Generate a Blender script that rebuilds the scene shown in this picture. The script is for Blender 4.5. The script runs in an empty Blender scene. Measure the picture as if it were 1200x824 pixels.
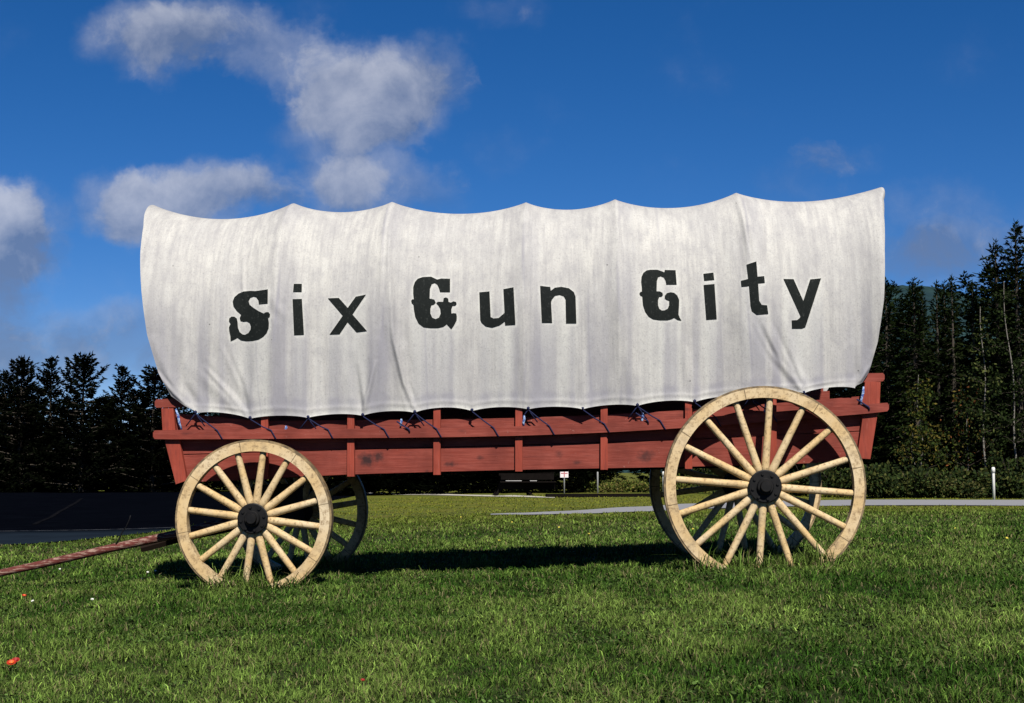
import bpy, bmesh, math, random
import numpy as np
from mathutils import Vector, Matrix

# ------------------------------------------------------------------ camera, sky, sun, exposure
SC = bpy.context.scene
COL = SC.collection
RAD = math.radians
CAM_Z, PITCH, FPX = 0.80, math.atan((553 - 412) / 1667.0), 1667.0

cam_d = bpy.data.cameras.new('camera'); cam = bpy.data.objects.new('camera', cam_d); COL.objects.link(cam)
cam_d.sensor_width = 36.0; cam_d.lens = 36.0 * FPX / 1200.0
cam_d.clip_start = 0.1; cam_d.clip_end = 6000
cam.location = (0, 0, CAM_Z); cam.rotation_euler = (math.pi / 2 + PITCH, 0, 0)
SC.camera = cam

THETA = RAD(2.3)                       # the wagon is turned this much to the camera
WX = Vector((math.cos(THETA), -math.sin(THETA), 0))
WW = Vector((math.sin(THETA), math.cos(THETA), 0))
SUN_AZ, SUN_EL = RAD(13), RAD(46)
SUN = WX * (math.sin(SUN_AZ) * math.cos(SUN_EL)) - WW * (math.cos(SUN_AZ) * math.cos(SUN_EL)) + Vector((0, 0, math.sin(SUN_EL)))

sun_d = bpy.data.lights.new('sun', 'SUN'); sun_d.energy = 5.0; sun_d.angle = RAD(0.5); sun_d.color = (1.0, 0.95, 0.87)
sun_o = bpy.data.objects.new('sun', sun_d); COL.objects.link(sun_o)
sun_o.rotation_euler = SUN.to_track_quat('Z', 'Y').to_euler(); sun_o.location = (6, -6, 12)

SC.view_settings.view_transform = 'Standard'; SC.view_settings.look = 'None'
SC.view_settings.exposure = 0.84; SC.view_settings.gamma = 1.0
SC.view_settings.use_curve_mapping = False
SC.cycles.max_bounces = 6; SC.cycles.diffuse_bounces = 2; SC.cycles.glossy_bounces = 2; SC.cycles.transparent_max_bounces = 6

def ray(px, py):
    dx = (px - 600) / FPX; dy = -(py - 412) / FPX
    c, s = math.cos(PITCH), math.sin(PITCH)
    return Vector((dx, c - s * dy, s + c * dy))

world = bpy.data.worlds.new('World'); SC.world = world; world.use_nodes = True
def build_world():
    nt = world.node_tree; N = nt.nodes; L = nt.links; N.clear()
    out = N.new('ShaderNodeOutputWorld'); bg = N.new('ShaderNodeBackground'); bg.inputs[1].default_value = 0.05
    sky = N.new('ShaderNodeTexSky'); sky.sky_type = 'NISHITA'; sky.sun_disc = False
    sky.sun_elevation = SUN_EL; sky.sun_rotation = math.atan2(SUN.x, SUN.y)
    sky.air_density = 0.85; sky.dust_density = 0.0; sky.ozone_density = 5.0; sky.altitude = 1500
    hs = N.new('ShaderNodeHueSaturation'); hs.inputs['Saturation'].default_value = 1.28; hs.inputs['Value'].default_value = 1.0
    hs.inputs['Hue'].default_value = 0.497
    L.new(sky.outputs[0], hs.inputs['Color'])
    tn = N.new('ShaderNodeMix'); tn.data_type = 'RGBA'; tn.blend_type = 'MULTIPLY'; tn.inputs[0].default_value = 1; tn.inputs[7].default_value = (0.80, 0.765, 0.93, 1)
    L.new(hs.outputs[0], tn.inputs[6])
    tc = N.new('ShaderNodeTexCoord'); sp = N.new('ShaderNodeSeparateXYZ'); L.new(tc.outputs['Generated'], sp.inputs[0])
    def M(op, a, b=None, c=None, clamp=False):
        n = N.new('ShaderNodeMath'); n.operation = op; n.use_clamp = clamp
        for i, v in enumerate((a, b, c)):
            if v is None: continue
            if hasattr(v, 'name') and not isinstance(v, (int, float)): L.new(v, n.inputs[i])
            else: n.inputs[i].default_value = v
        return n.outputs[0]
    yy = M('MAXIMUM', sp.outputs[1], 0.12)
    u = M('DIVIDE', sp.outputs[0], yy); v = M('DIVIDE', sp.outputs[2], yy)
    cb = N.new('ShaderNodeCombineXYZ'); L.new(u, cb.inputs[0]); L.new(v, cb.inputs[1])
    def noise(vec, scale, detail, rough=0.55, dist=0.0):
        n = N.new('ShaderNodeTexNoise'); n.inputs['Scale'].default_value = scale; n.inputs['Detail'].default_value = detail
        n.inputs['Roughness'].default_value = rough; n.inputs['Distortion'].default_value = dist
        L.new(vec, n.inputs['Vector']); return n
    wn = noise(cb.outputs[0], 16, 5, 0.6)
    def VM(op, a, b):
        n = N.new('ShaderNodeVectorMath'); n.operation = op
        for i, x in enumerate((a, b)):
            if isinstance(x, tuple): n.inputs[i].default_value = x
            else: L.new(x, n.inputs[i])
        return n
    w0 = VM('SUBTRACT', wn.outputs['Color'], (0.5, 0.5, 0.5))
    w1 = VM('MULTIPLY', w0.outputs[0], (0.075, 0.06, 0.0))
    pos = VM('ADD', cb.outputs[0], w1.outputs[0])
    blobs = [  # direction (as picture angles), half sizes, thickness
        (175, 40, 85, 52, 1.0), (250, 40, 85, 48, .9), (312, 70, 50, 34, .34), (368, 92, 55, 56, .70), (425, 110, 80, 70, .95),
        (485, 95, 75, 62, .9), (400, 160, 85, 52, .8), (458, 214, 85, 36, .85), (392, 216, 62, 28, .62),
        (160, 232, 82, 48, 1.0), (235, 228, 95, 46, .9), (290, 222, 60, 36, .6), (180, 262, 70, 30, .7),
        (22, 262, 55, 58, 1.0), (-30, 270, 70, 70, 1.0), (5, 328, 58, 38, .8), (60, 408, 190, 58, .60), (150, 395, 80, 46, .45), (-40, 405, 130, 66, .6),
        (935, 205, 75, 34, .44), (1085, 262, 125, 48, .48), (1140, 298, 95, 34, .55), (1050, 300, 90, 28, .42), (990, 190, 40, 20, .25),
        (588, 182, 45, 26, .30), (590, 12, 60, 24, .30), (1290, 260, 90, 50, .5), (-160, 120, 120, 60, .9), (1400, 120, 140, 60, .6)]
    acc = None; accv = None
    for (px, py, rx, ry, k) in blobs:
        r = ray(px, py); c = (r.x / r.y, r.z / r.y, 0.0)
        d = VM('SUBTRACT', pos.outputs[0], c); s = VM('MULTIPLY', d.outputs[0], (FPX / (rx * 1.25), FPX / (ry * 1.25), 0.0))
        dt = VM('DOT_PRODUCT', s.outputs[0], s.outputs[0])
        f = M('MULTIPLY', M('SUBTRACT', 1.0, dt.outputs['Value'], clamp=True), k)
        sv = N.new('ShaderNodeSeparateXYZ'); L.new(s.outputs[0], sv.inputs[0])
        lit = M('MULTIPLY', f, M('MULTIPLY_ADD', sv.outputs[1], 0.75 if (py < 360 and px < 850) else 0.25, M('MULTIPLY', sv.outputs[0], -0.15)))
        acc = f if acc is None else M('ADD', acc, f)
        if py > 360 or px > 850: lit = M('MULTIPLY_ADD', f, -0.55, lit)
        accv = lit if accv is None else M('ADD', accv, lit)
    n2 = noise(cb.outputs[0], 24, 10, 0.64, 0.35)
    n3 = noise(cb.outputs[0], 11, 7, 0.58)
    dens = M('MULTIPLY_ADD', M('SUBTRACT', n2.outputs[0], 0.5), 1.5, acc)
    mr = N.new('ShaderNodeMapRange'); mr.interpolation_type = 'SMOOTHERSTEP'
    L.new(M('MULTIPLY', dens, M('MINIMUM', M('MULTIPLY', acc, 4.0), 1.0)), mr.inputs[0]); mr.inputs[1].default_value = 0.15; mr.inputs[2].default_value = 1.45
    ha = N.new('ShaderNodeMapRange'); ha.interpolation_type = 'SMOOTHERSTEP'; L.new(M('MULTIPLY_ADD', M('SUBTRACT', n3.outputs[0], 0.5), 1.3, acc), ha.inputs[0]); ha.inputs[1].default_value = 0.0; ha.inputs[2].default_value = 1.1; ha.inputs[3].default_value = 0.0; ha.inputs[4].default_value = 0.42
    front = M('MULTIPLY', M('GREATER_THAN', sp.outputs[1], 0.12), M('GREATER_THAN', sp.outputs[2], 0.0))
    fac = M('MULTIPLY', M('MAXIMUM', M('MULTIPLY', mr.outputs[0], 0.74), ha.outputs[0]), front)
    br = M('ADD', M('MULTIPLY', accv, 0.75), M('MULTIPLY', M('SUBTRACT', n3.outputs[0], 0.5), 2.0))
    br = M('ADD', br, M('MULTIPLY', M('SUBTRACT', n2.outputs[0], 0.5), 1.2))
    mb = N.new('ShaderNodeMapRange'); L.new(br, mb.inputs[0]); mb.inputs[1].default_value = -0.38; mb.inputs[2].default_value = 0.58
    cm = N.new('ShaderNodeMix'); cm.data_type = 'RGBA'
    L.new(mb.outputs[0], cm.inputs[0])
    K = 1 / 0.05
    cm.inputs[6].default_value = (0.084 * K, 0.112 * K, 0.182 * K, 1); cm.inputs[7].default_value = (0.335 * K, 0.345 * K, 0.385 * K, 1)
    mx = N.new('ShaderNodeMix'); mx.data_type = 'RGBA'
    L.new(fac, mx.inputs[0]); L.new(tn.outputs[2], mx.inputs[6]); L.new(cm.outputs[2], mx.inputs[7])
    L.new(mx.outputs[2], bg.inputs[0]); L.new(bg.outputs[0], out.inputs[0])
build_world()

# ------------------------------------------------------------------ helpers
rng = np.random.default_rng(7); random.seed(7)

def tag(o, label=None, cat=None, group=None, kind=None):
    if label: o['label'] = label
    if cat: o['category'] = cat
    if group: o['group'] = group
    if kind: o['kind'] = kind
    return o

def empty(name, loc, rz=0.0):
    o = bpy.data.objects.new(name, None); COL.objects.link(o); o.location = loc; o.rotation_euler = (0, 0, rz)
    o.empty_display_size = 0.2
    return o

def link_mesh(name, me, mat, parent=None, smooth=False):
    o = bpy.data.objects.new(name, me); COL.objects.link(o)
    if mat is not None and len(me.materials) == 0: me.materials.append(mat)
    if parent is not None: o.parent = parent
    if smooth:
        me.polygons.foreach_set('use_smooth', np.ones(len(me.polygons), dtype=bool))
    return o

def link_bm(name, bm, mat, parent=None, smooth=False, bevel=0.0, seg=2):
    if bevel > 0:
        es = [e for e in bm.edges if len(e.link_faces) == 2 and e.calc_face_angle(0) > 0.5]
        bmesh.ops.bevel(bm, geom=es, offset=bevel, segments=seg, affect='EDGES', clamp_overlap=True)
    bmesh.ops.recalc_face_normals(bm, faces=bm.faces)
    me = bpy.data.meshes.new(name); bm.to_mesh(me); bm.free()
    return link_mesh(name, me, mat, parent, smooth)

def mesh_np(name, verts, faces, n):      # faces: flat index array of n-gons
    me = bpy.data.meshes.new(name)
    verts = np.asarray(verts, dtype=np.float32); faces = np.asarray(faces, dtype=np.int32).reshape(-1, n)
    me.vertices.add(len(verts)); me.vertices.foreach_set('co', verts.ravel())
    me.loops.add(faces.size); me.loops.foreach_set('vertex_index', faces.ravel())
    me.polygons.add(len(faces)); me.polygons.foreach_set('loop_start', np.arange(0, faces.size, n, dtype=np.int32))
    me.update(calc_edges=True)
    return me

def set_col(me, rgb, name='tint'):
    a = me.color_attributes.new(name, 'FLOAT_COLOR', 'POINT')
    d = np.ones((len(me.vertices), 4), dtype=np.float32); d[:, :3] = rgb
    a.data.foreach_set('color', d.ravel())

def set_float(me, val, name):
    a = me.attributes.new(name, 'FLOAT', 'POINT'); a.data.foreach_set('value', np.asarray(val, dtype=np.float32))

def prism(bm, poly, w0, w1):              # poly in (x,z), extruded along the second axis
    a = [bm.verts.new((x, w0, z)) for x, z in poly]; b = [bm.verts.new((x, w1, z)) for x, z in poly]
    n = len(poly)
    bm.faces.new(a); bm.faces.new(b[::-1])
    for i in range(n): bm.faces.new((a[(i + 1) % n], a[i], b[i], b[(i + 1) % n]))

def box(bm, c, s, rot=None):
    m = Matrix.Translation(c) @ (rot.to_matrix().to_4x4() if rot else Matrix.Identity(4)) @ Matrix.Diagonal((s[0], s[1], s[2], 1))
    bmesh.ops.create_cube(bm, size=1, matrix=m)

def tube(bm, pts, rads, n=10, caps=True, flat=1.0):
    pts = [Vector(p) for p in pts]
    if not hasattr(rads, '__len__'): rads = [rads] * len(pts)
    rings = []; prev = None
    for i, p in enumerate(pts):
        t = (pts[min(i + 1, len(pts) - 1)] - pts[max(i - 1, 0)]).normalized()
        if prev is None:
            a = t.cross(Vector((0, 0, 1)));  a = a if a.length > .1 else t.cross(Vector((1, 0, 0)))
        else: a = prev - t * prev.dot(t)
        a.normalize(); prev = a; b = t.cross(a)
        rings.append([bm.verts.new(p + (a * math.cos(2 * math.pi * k / n) + b * math.sin(2 * math.pi * k / n) * flat) * rads[i]) for k in range(n)])
    for r0, r1 in zip(rings, rings[1:]):
        for k in range(n): bm.faces.new((r0[k], r0[(k + 1) % n], r1[(k + 1) % n], r1[k]))
    if caps:
        bm.faces.new(rings[0][::-1]); bm.faces.new(rings[-1])

def copy_tree(o, parent=None):
    c = o.copy(); COL.objects.link(c); c.parent = parent
    for ch in list(o.children): copy_tree(ch, c)
    return c

ALB = 0.71   # darkens base colours evenly, so shade renders deeper against the sun
class MatB:
    def __init__(s, name):
        s.m = bpy.data.materials.new(name); s.m.use_nodes = True; s.nt = s.m.node_tree; s.N = s.nt.nodes; s.L = s.nt.links
        s.b = s.N['Principled BSDF']; s.tc = s.N.new('ShaderNodeTexCoord')
    def map(s, scale=(1, 1, 1), src='Object', loc=(0, 0, 0)):
        n = s.N.new('ShaderNodeMapping'); n.inputs['Scale'].default_value = scale; n.inputs['Location'].default_value = loc
        s.L.new(s.tc.outputs[src], n.inputs[0]); return n.outputs[0]
    def noise(s, vec, scale=5, detail=4, rough=.55, dist=0):
        n = s.N.new('ShaderNodeTexNoise'); n.inputs['Scale'].default_value = scale; n.inputs['Detail'].default_value = detail
        n.inputs['Roughness'].default_value = rough; n.inputs['Distortion'].default_value = dist
        s.L.new(vec, n.inputs['Vector']); return n.outputs[0]
    def voro(s, vec, scale=5):
        n = s.N.new('ShaderNodeTexVoronoi'); n.inputs['Scale'].default_value = scale; s.L.new(vec, n.inputs['Vector']); return n.outputs[0]
    def ramp(s, fac, a, b, x=0.0, y=1.0):
        n = s.N.new('ShaderNodeMapRange'); n.inputs[1].default_value = a; n.inputs[2].default_value = b; n.inputs[3].default_value = x; n.inputs[4].default_value = y
        s.L.new(fac, n.inputs[0]); return n.outputs[0]
    def mix(s, fac, a, b, mode='MIX'):
        n = s.N.new('ShaderNodeMix'); n.data_type = 'RGBA'; n.blend_type = mode
        for i, v in ((0, fac), (6, a), (7, b)):
            if isinstance(v, (int, float)): n.inputs[i].default_value = v
            elif isinstance(v, tuple): n.inputs[i].default_value = (*v, 1)
            else: s.L.new(v, n.inputs[i])
        return n.outputs[2]
    def attr(s, name, out='Color'):
        n = s.N.new('ShaderNodeAttribute'); n.attribute_name = name; return n.outputs[out]
    def mul(s, a, b):
        n = s.N.new('ShaderNodeMath'); n.operation = 'MULTIPLY'
        for i, v in enumerate((a, b)):
            if isinstance(v, (int, float)): n.inputs[i].default_value = v
            else: s.L.new(v, n.inputs[i])
        return n.outputs[0]
    def bump(s, h, strength=.3, dist=.01):
        n = s.N.new('ShaderNodeBump'); n.inputs['Strength'].default_value = strength; n.inputs['Distance'].default_value = dist
        s.L.new(h, n.inputs['Height']); s.L.new(n.outputs[0], s.b.inputs['Normal'])
    def out(s, col, rough=.8, spec=.3):
        if isinstance(col, tuple): s.b.inputs['Base Color'].default_value = (*col, 1)
        else: s.L.new(s.mix(1.0, col, (ALB, ALB, ALB), 'MULTIPLY'), s.b.inputs['Base Color'])
        if isinstance(rough, (int, float)): s.b.inputs['Roughness'].default_value = rough
        else: s.L.new(rough, s.b.inputs['Roughness'])
        s.b.inputs['Specular IOR Level'].default_value = spec
        return s.m

# ------------------------------------------------------------------ materials
def m_red(name, base=(.195, .029, .016), fade=(.255, .054, .036), vert=False):
    b = MatB(name); sc = (9, 9, 0.7) if vert else (0.7, 9, 9)
    g = b.noise(b.map(sc), 6, 6, .65); g2 = b.noise(b.map((3, 3, 3)), 1.5, 4)
    c = b.mix(b.ramp(g, .35, .68), base, fade)
    c = b.mix(b.ramp(g2, .40, .70), c, tuple(x * .70 for x in base)); g3 = b.noise(b.map((.9, 16, 16) if not vert else (16, 16, .9)), 5, 5, .7)
    c = b.mix(b.ramp(g3, .52, .66, 0, .55), c, (.12, .018, .013)); c = b.mix(b.ramp(g3, .40, .30, 0, .4), c, (.36, .12, .095))
    k = b.voro(b.map((1.5, 0.2, 4.2), loc=(.3, 0, .15)), 1.55); k2 = b.noise(b.map((2, 2, 6)), 5, 3)
    c = b.mix(b.mul(b.ramp(k, .035, .15, .8, 0), b.ramp(k2, .35, .6)), c, (.035, .008, .008))
    if not vert:
        wn_ = b.noise(b.map((9, 9, 9)), 3, 4)
        for (kx, kz, rx, rz, am) in KNOTS:
            mp = b.map((1 / rx, 0, 1 / rz), loc=(-kx / rx, 0, -kz / rz))
            ln = b.N.new('ShaderNodeVectorMath'); ln.operation = 'LENGTH'; b.L.new(mp, ln.inputs[0])
            ad = b.N.new('ShaderNodeMath'); ad.operation = 'MULTIPLY_ADD'; b.L.new(wn_, ad.inputs[0]); ad.inputs[1].default_value = 1.6; b.L.new(ln.outputs['Value'], ad.inputs[2])
            c = b.mix(b.ramp(ad.outputs[0], 1.0, 1.9, am, 0), c, (.022, .007, .007))
    s = b.noise(b.map((4, 4, 4)), 9, 3)
    c = b.mix(b.ramp(s, .70, .76, 0, .5), c, (.40, .20, .16))
    b.bump(g, .5, .006)
    return b.out(c, .72, .25)
KNOTS = [(-1.05, .885, .075, .055, .95), (-.97, .91, .05, .04, .8), (-.45, .855, .05, .022, .8), (-.24, .90, .03, .02, .6), (.46, .865, .035, .016, .6), (.94, .915, .075, .05, .75), (.33, .93, .03, .03, .5), (-1.9, .86, .04, .02, .6), (-.62, .80, .02, .015, .5)]
MRED = m_red('red_paint'); MREDV = m_red('red_paint_stake', (.265, .038, .018), (.30, .052, .030), True)

b = MatB('yellow_wheel_paint')
n1 = b.noise(b.map((1, 1, 1)), 14, 6, .65); n2 = b.noise(b.map(), 45, 4, .7); n3 = b.noise(b.map(), 4, 3)
c = b.mix(b.ramp(n1, .35, .7), (.60, .43, .21), (.50, .34, .155)); c = b.mix(b.ramp(n3, .42, .7), c, (.61, .49, .31))
c = b.mix(b.ramp(n2, .52, .64, 0, .8), c, (.22, .15, .075)); n4 = b.noise(b.map(loc=(5, 2, 1)), 7, 5, .7); c = b.mix(b.ramp(n4, .54, .68, 0, .5), c, (.30, .22, .13)); b.bump(n2, .35, .004)
MYEL = b.out(c, .7, .25)
b = MatB('yellow_rim_paint')
n1 = b.noise(b.map(), 9, 6, .65); n2 = b.noise(b.map(), 38, 5, .72); n3 = b.noise(b.map(), 3, 3)
c = b.mix(b.ramp(n1, .35, .7), (.60, .435, .22), (.50, .345, .165)); c = b.mix(b.ramp(n3, .42, .7), c, (.62, .51, .34))
c = b.mix(b.ramp(n2, .50, .64, 0, .8), c, (.23, .15, .075)); n4 = b.noise(b.map(loc=(3, 1, 2)), 6, 6, .7); c = b.mix(b.ramp(n4, .54, .68, 0, .6), c, (.27, .20, .12))
sx = b.N.new('ShaderNodeSeparateXYZ'); b.L.new(b.tc.outputs['Object'], sx.inputs[0])
def mth(op, x, y=None):
    n = b.N.new('ShaderNodeMath'); n.operation = op
    for i, v in enumerate((x, y)):
        if v is None: continue
        if isinstance(v, (int, float)): n.inputs[i].default_value = v
        else: b.L.new(v, n.inputs[i])
    return n.outputs[0]
fr_ = mth('FRACT', mth('MULTIPLY', mth('ADD', mth('ARCTAN2', sx.outputs[2], sx.outputs[0]), 9.62), 8 / 6.28318))
c = b.mix(b.ramp(mth('ABSOLUTE', mth('SUBTRACT', fr_, .5)), .004, .008, .8, 0), c, (.07, .045, .02)); b.bump(n2, .35, .004)
MRIM = b.out(c, .7, .25)

b = MatB('worn_tyre_iron'); n1 = b.noise(b.map(), 20, 4)
MTYRE = b.out(b.mix(b.ramp(n1, .4, .65), (.10, .07, .035), (.30, .21, .10)), .6, .4)
b = MatB('black_hub_iron'); n1 = b.noise(b.map(), 25, 4)
MHUB = b.out(b.mix(b.ramp(n1, .4, .65), (.0015, .0015, .002), (.006, .0055, .0055)), .6, .18)
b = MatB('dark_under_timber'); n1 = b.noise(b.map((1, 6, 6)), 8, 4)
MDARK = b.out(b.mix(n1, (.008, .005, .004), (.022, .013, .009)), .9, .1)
b = MatB('worn_red_pole'); g = b.noise(b.map((1.5, 12, 12)), 5, 6, .7); h = b.noise(b.map((2.2, 16, 16)), 5, 6, .7)
c = b.mix(b.ramp(g, .38, .62), (.135, .028, .022), (.075, .02, .016))
c = b.mix(b.ramp(h, .50, .60, 0, .85), c, (.34, .23, .18)); b.bump(g, .6, .008)
MPOLE = b.out(c, .75, .2)
b = MatB('navy_rope'); n1 = b.noise(b.map((60, 60, 60)), 3, 2)
MROPE = b.out(b.mix(n1, (.006, .009, .035), (.014, .02, .075)), .8, .2)
b = MatB('pale_blue_rope'); n1 = b.noise(b.map((1, 1, 1)), 70, 2)
MROPEP = b.out(b.mix(b.ramp(n1, .45, .55), (.30, .40, .58), (.05, .10, .30)), .8, .2)
b = MatB('black_green_lettering_paint'); n1 = b.noise(b.map(), 30, 4); n2 = b.noise(b.map((16, 1, 1.5)), 6, 4)
c = b.mix(n1, (.003, .0045, .0045), (.008, .011, .010)); MLET = b.out(b.mix(b.ramp(b.noise(b.map(), 55, 5, .75), .57, .68, 0, .4), b.mix(b.ramp(n2, .58, .72, 0, .5), c, (.018, .022, .020)), (.07, .075, .07)), .8, .12)

b = MatB('weathered_canvas')
streak = b.noise(b.map((9, 1, .5)), 3.2, 7, .66); broad = b.noise(b.map((2.2, 1, .6)), 1.7, 5, .6); fine = b.noise(b.map((34, 10, 14)), 6, 5, .7); mott = b.noise(b.map((3, 1, 2.2)), 3.5, 6, .68)
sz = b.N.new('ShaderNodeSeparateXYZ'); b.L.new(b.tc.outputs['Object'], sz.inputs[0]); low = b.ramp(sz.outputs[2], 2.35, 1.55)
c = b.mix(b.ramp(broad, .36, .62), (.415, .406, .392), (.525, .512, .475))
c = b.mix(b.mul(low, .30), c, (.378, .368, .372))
c = b.mix(b.ramp(streak, .44, .64, 0, .55), c, (.31, .302, .305))
c = b.mix(b.ramp(streak, .42, .30, 0, .45), c, (.545, .54, .51))
c = b.mix(b.ramp(mott, .48, .68, 0, .55), c, (.32, .312, .318))
c = b.mix(b.ramp(mott, .44, .30, 0, .30), c, (.56, .555, .53))
c = b.mix(b.mul(b.attr('wash', 'Fac'), 0.85), c, (.61, .61, .565))
c = b.mix(b.mul(b.attr('grime_shade', 'Fac'), .80), c, (.265, .26, .295))
c = b.mix(b.ramp(fine, .50, .74, 0, .42), c, (.25, .25, .265)); spk = b.noise(b.map((1, 1, 1)), 75, 4, .75); c = b.mix(b.ramp(spk, .53, .70, 0, .55), c, (.235, .23, .235))
sp = b.voro(b.map((3, 1, 3)), 1.5); c = b.mix(b.ramp(sp, .018, .03, .75, 0), c, (.08, .08, .08))
hb = b.N.new('ShaderNodeMath'); hb.operation = 'ADD'; b.L.new(b.noise(b.map((14, 5, 5)), 2.2, 4, .6), hb.inputs[0]); b.L.new(b.mul(fine, .25), hb.inputs[1])
b.bump(hb.outputs[0], .30, .012)
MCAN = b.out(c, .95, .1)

b = MatB('lawn_soil_and_thatch')
p1 = b.noise(b.map(), .9, 5, .6); p2 = b.noise(b.map(), 9, 5, .7); p3 = b.noise(b.map((1, 1, 1)), 60, 3)
nf = b.mix(b.ramp(p1, .38, .64), (.016, .026, .005), (.030, .040, .009))
nf = b.mix(b.ramp(p2, .5, .75, 0, .5), nf, (.040, .036, .013))
ff = b.mix(b.ramp(p1, .36, .62), (.090, .122, .013), (.165, .150, .024)); ff = b.mix(b.ramp(p2, .45, .72, 0, .5), ff, (.05, .08, .006))
sx = b.N.new('ShaderNodeSeparateXYZ'); b.L.new(b.tc.outputs['Object'], sx.inputs[0])
c = b.mix(b.ramp(sx.outputs[1], 15, 32), nf, ff); c = b.mix(b.ramp(p3, .3, .7, 0, .35), c, (.02, .03, .008)); b.bump(p2, .7, .05)
MGROUND = b.out(c, .95, .1)
b = MatB('grass_blades'); MGRASS = b.out(b.attr('tint'), .75, .06)
b = MatB('fresh_asphalt_far_shade'); n1 = b.noise(b.map(), 1.2, 4); n2 = b.noise(b.map(), 160, 2)
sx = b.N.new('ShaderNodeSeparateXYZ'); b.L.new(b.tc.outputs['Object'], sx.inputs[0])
c = b.mix(b.ramp(sx.outputs[1], 22.6, 24.5), (.012, .019, .029), (.0008, .0012, .0026)); c = b.mix(b.ramp(n1, .4, .7, 0, .35), c, (.003, .004, .007))  # far part of the lot darkened: shade painted into the asphalt colour
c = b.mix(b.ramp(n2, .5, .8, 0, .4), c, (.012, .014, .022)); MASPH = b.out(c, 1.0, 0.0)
b = MatB('asphalt_old_road'); n1 = b.noise(b.map(), 2.5, 4); n2 = b.noise(b.map(), 120, 2)
c = b.mix(n1, (.21, .21, .225), (.28, .28, .29)); c = b.mix(b.ramp(n2, .5, .8, 0, .4), c, (.16, .16, .175)); MROAD = b.out(c, .9, .2)
b = MatB('pale_gravel'); n1 = b.noise(b.map(), 4, 5); MGRAV = b.out(b.mix(n1, (.38, .36, .30), (.50, .47, .40)), .95, .1)
b = MatB('worn_line_paint'); n1 = b.noise(b.map(), 6, 5); MLINE = b.out(b.mix(b.ramp(n1, .42, .6), (.10, .105, .12), (.02, .025, .035)), .9, .1)
b = MatB('faded_line_paint'); n1 = b.noise(b.map(), 6, 5); MLINE2 = b.out(b.mix(b.ramp(n1, .4, .6), (.009, .009, .011), (.002, .0025, .004)), 1.0, 0.0)

def m_leaf(name, spec=.08):
    b = MatB(name); return b.out(b.attr('tint'), .75, spec)
MNEED = m_leaf('conifer_needles', 0.0); MLEAF = m_leaf('broad_leaves', .04)
b = MatB('conifer_bark'); n1 = b.noise(b.map((6, 6, 1)), 6, 4); MBARK = b.out(b.mix(n1, (.03, .025, .02), (.09, .075, .06)), .9, .1)
b = MatB('birch_bark'); n1 = b.noise(b.map((2, 2, 9)), 5, 4); MBIRCH = b.out(b.mix(b.ramp(n1, .5, .62), (.20, .185, .16), (.05, .045, .04)), .85, .1)
b = MatB('forested_slope'); n1 = b.noise(b.map(), .035, 6, .7); n2 = b.noise(b.map(), .012, 4)
c = b.mix(b.ramp(n1, .35, .65), (.010, .022, .026), (.030, .062, .062)); c = b.mix(b.ramp(n2, .4, .65), c, (.016, .034, .044)); MHILL = b.out(c, 1, 0)  # blue of distance haze mixed into the forest colour
def m_plain(name, a, c2, rough=.7, spec=.3, sc=12):
    b = MatB(name); n1 = b.noise(b.map(), sc, 4); return b.out(b.mix(n1, a, c2), rough, spec)
MWHITE = m_plain('white_post_paint', (.62, .62, .58), (.78, .78, .74)); MSIGN = m_plain('white_sign_face', (.66, .60, .60), (.74, .70, .70))
MSIGNR = m_plain('red_sign_paint', (.45, .13, .14), (.40, .12, .13)); MSTEEL = m_plain('grey_post_steel', (.22, .23, .23), (.34, .34, .34))
MTABLE = m_plain('dark_stained_table', (.004, .003, .003), (.010, .008, .007), .9, .02); MTOP = m_plain('painted_sunlit_wood', (.36, .35, .33), (.52, .50, .48))
MORANGE = m_plain('orange_petals', (.72, .07, .012), (.80, .16, .02), .6, .3, 60); MDRED = m_plain('dark_red_petals', (.22, .006, .006), (.30, .01, .01), .6, .3, 60)
MORED = m_plain('orange_red_petals', (.30, .010, .004), (.42, .025, .006), .6, .3, 60)
MSTEM = m_plain('green_stem', (.05, .09, .02), (.08, .12, .03)); MYFL = m_plain('yellow_petals', (.65, .52, .05), (.7, .6, .1), .6, .3, 60); MWFL = m_plain('white_petals', (.6, .6, .55), (.75, .75, .7), .6, .3, 60)

# ------------------------------------------------------------------ terrain
def sstep(a, b, x):
    t = np.clip((x - a) / (b - a), 0, 1); return t * t * (3 - 2 * t)
def gz(x, y):
    x = np.asarray(x, dtype=float); y = np.asarray(y, dtype=float)
    t = 8.0 * np.tanh(x / 8.0)
    fr = np.where(x > 0, 1 - sstep(13, 33, y), 1 - 0.55 * sstep(25, 60, y))
    z = 0.052 + 0.042 * t * fr
    z = z + 0.012 * np.sin(x * 1.1 + y * .5) * np.sin(y * .8 + 1) * (1 - sstep(40, 80, y))
    return z + 0.0 * y
def g1(x, y): return float(gz(x, y))
def gp(px, py):                            # where the line of sight meets the ground
    r = ray(px, py); d = 3.0
    for _ in range(4000):
        p = Vector((0, 0, CAM_Z)) + r * (d / r.y)
        if p.z <= g1(p.x, p.y): break
        d += 0.02 + d * .0008
    return p

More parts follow.
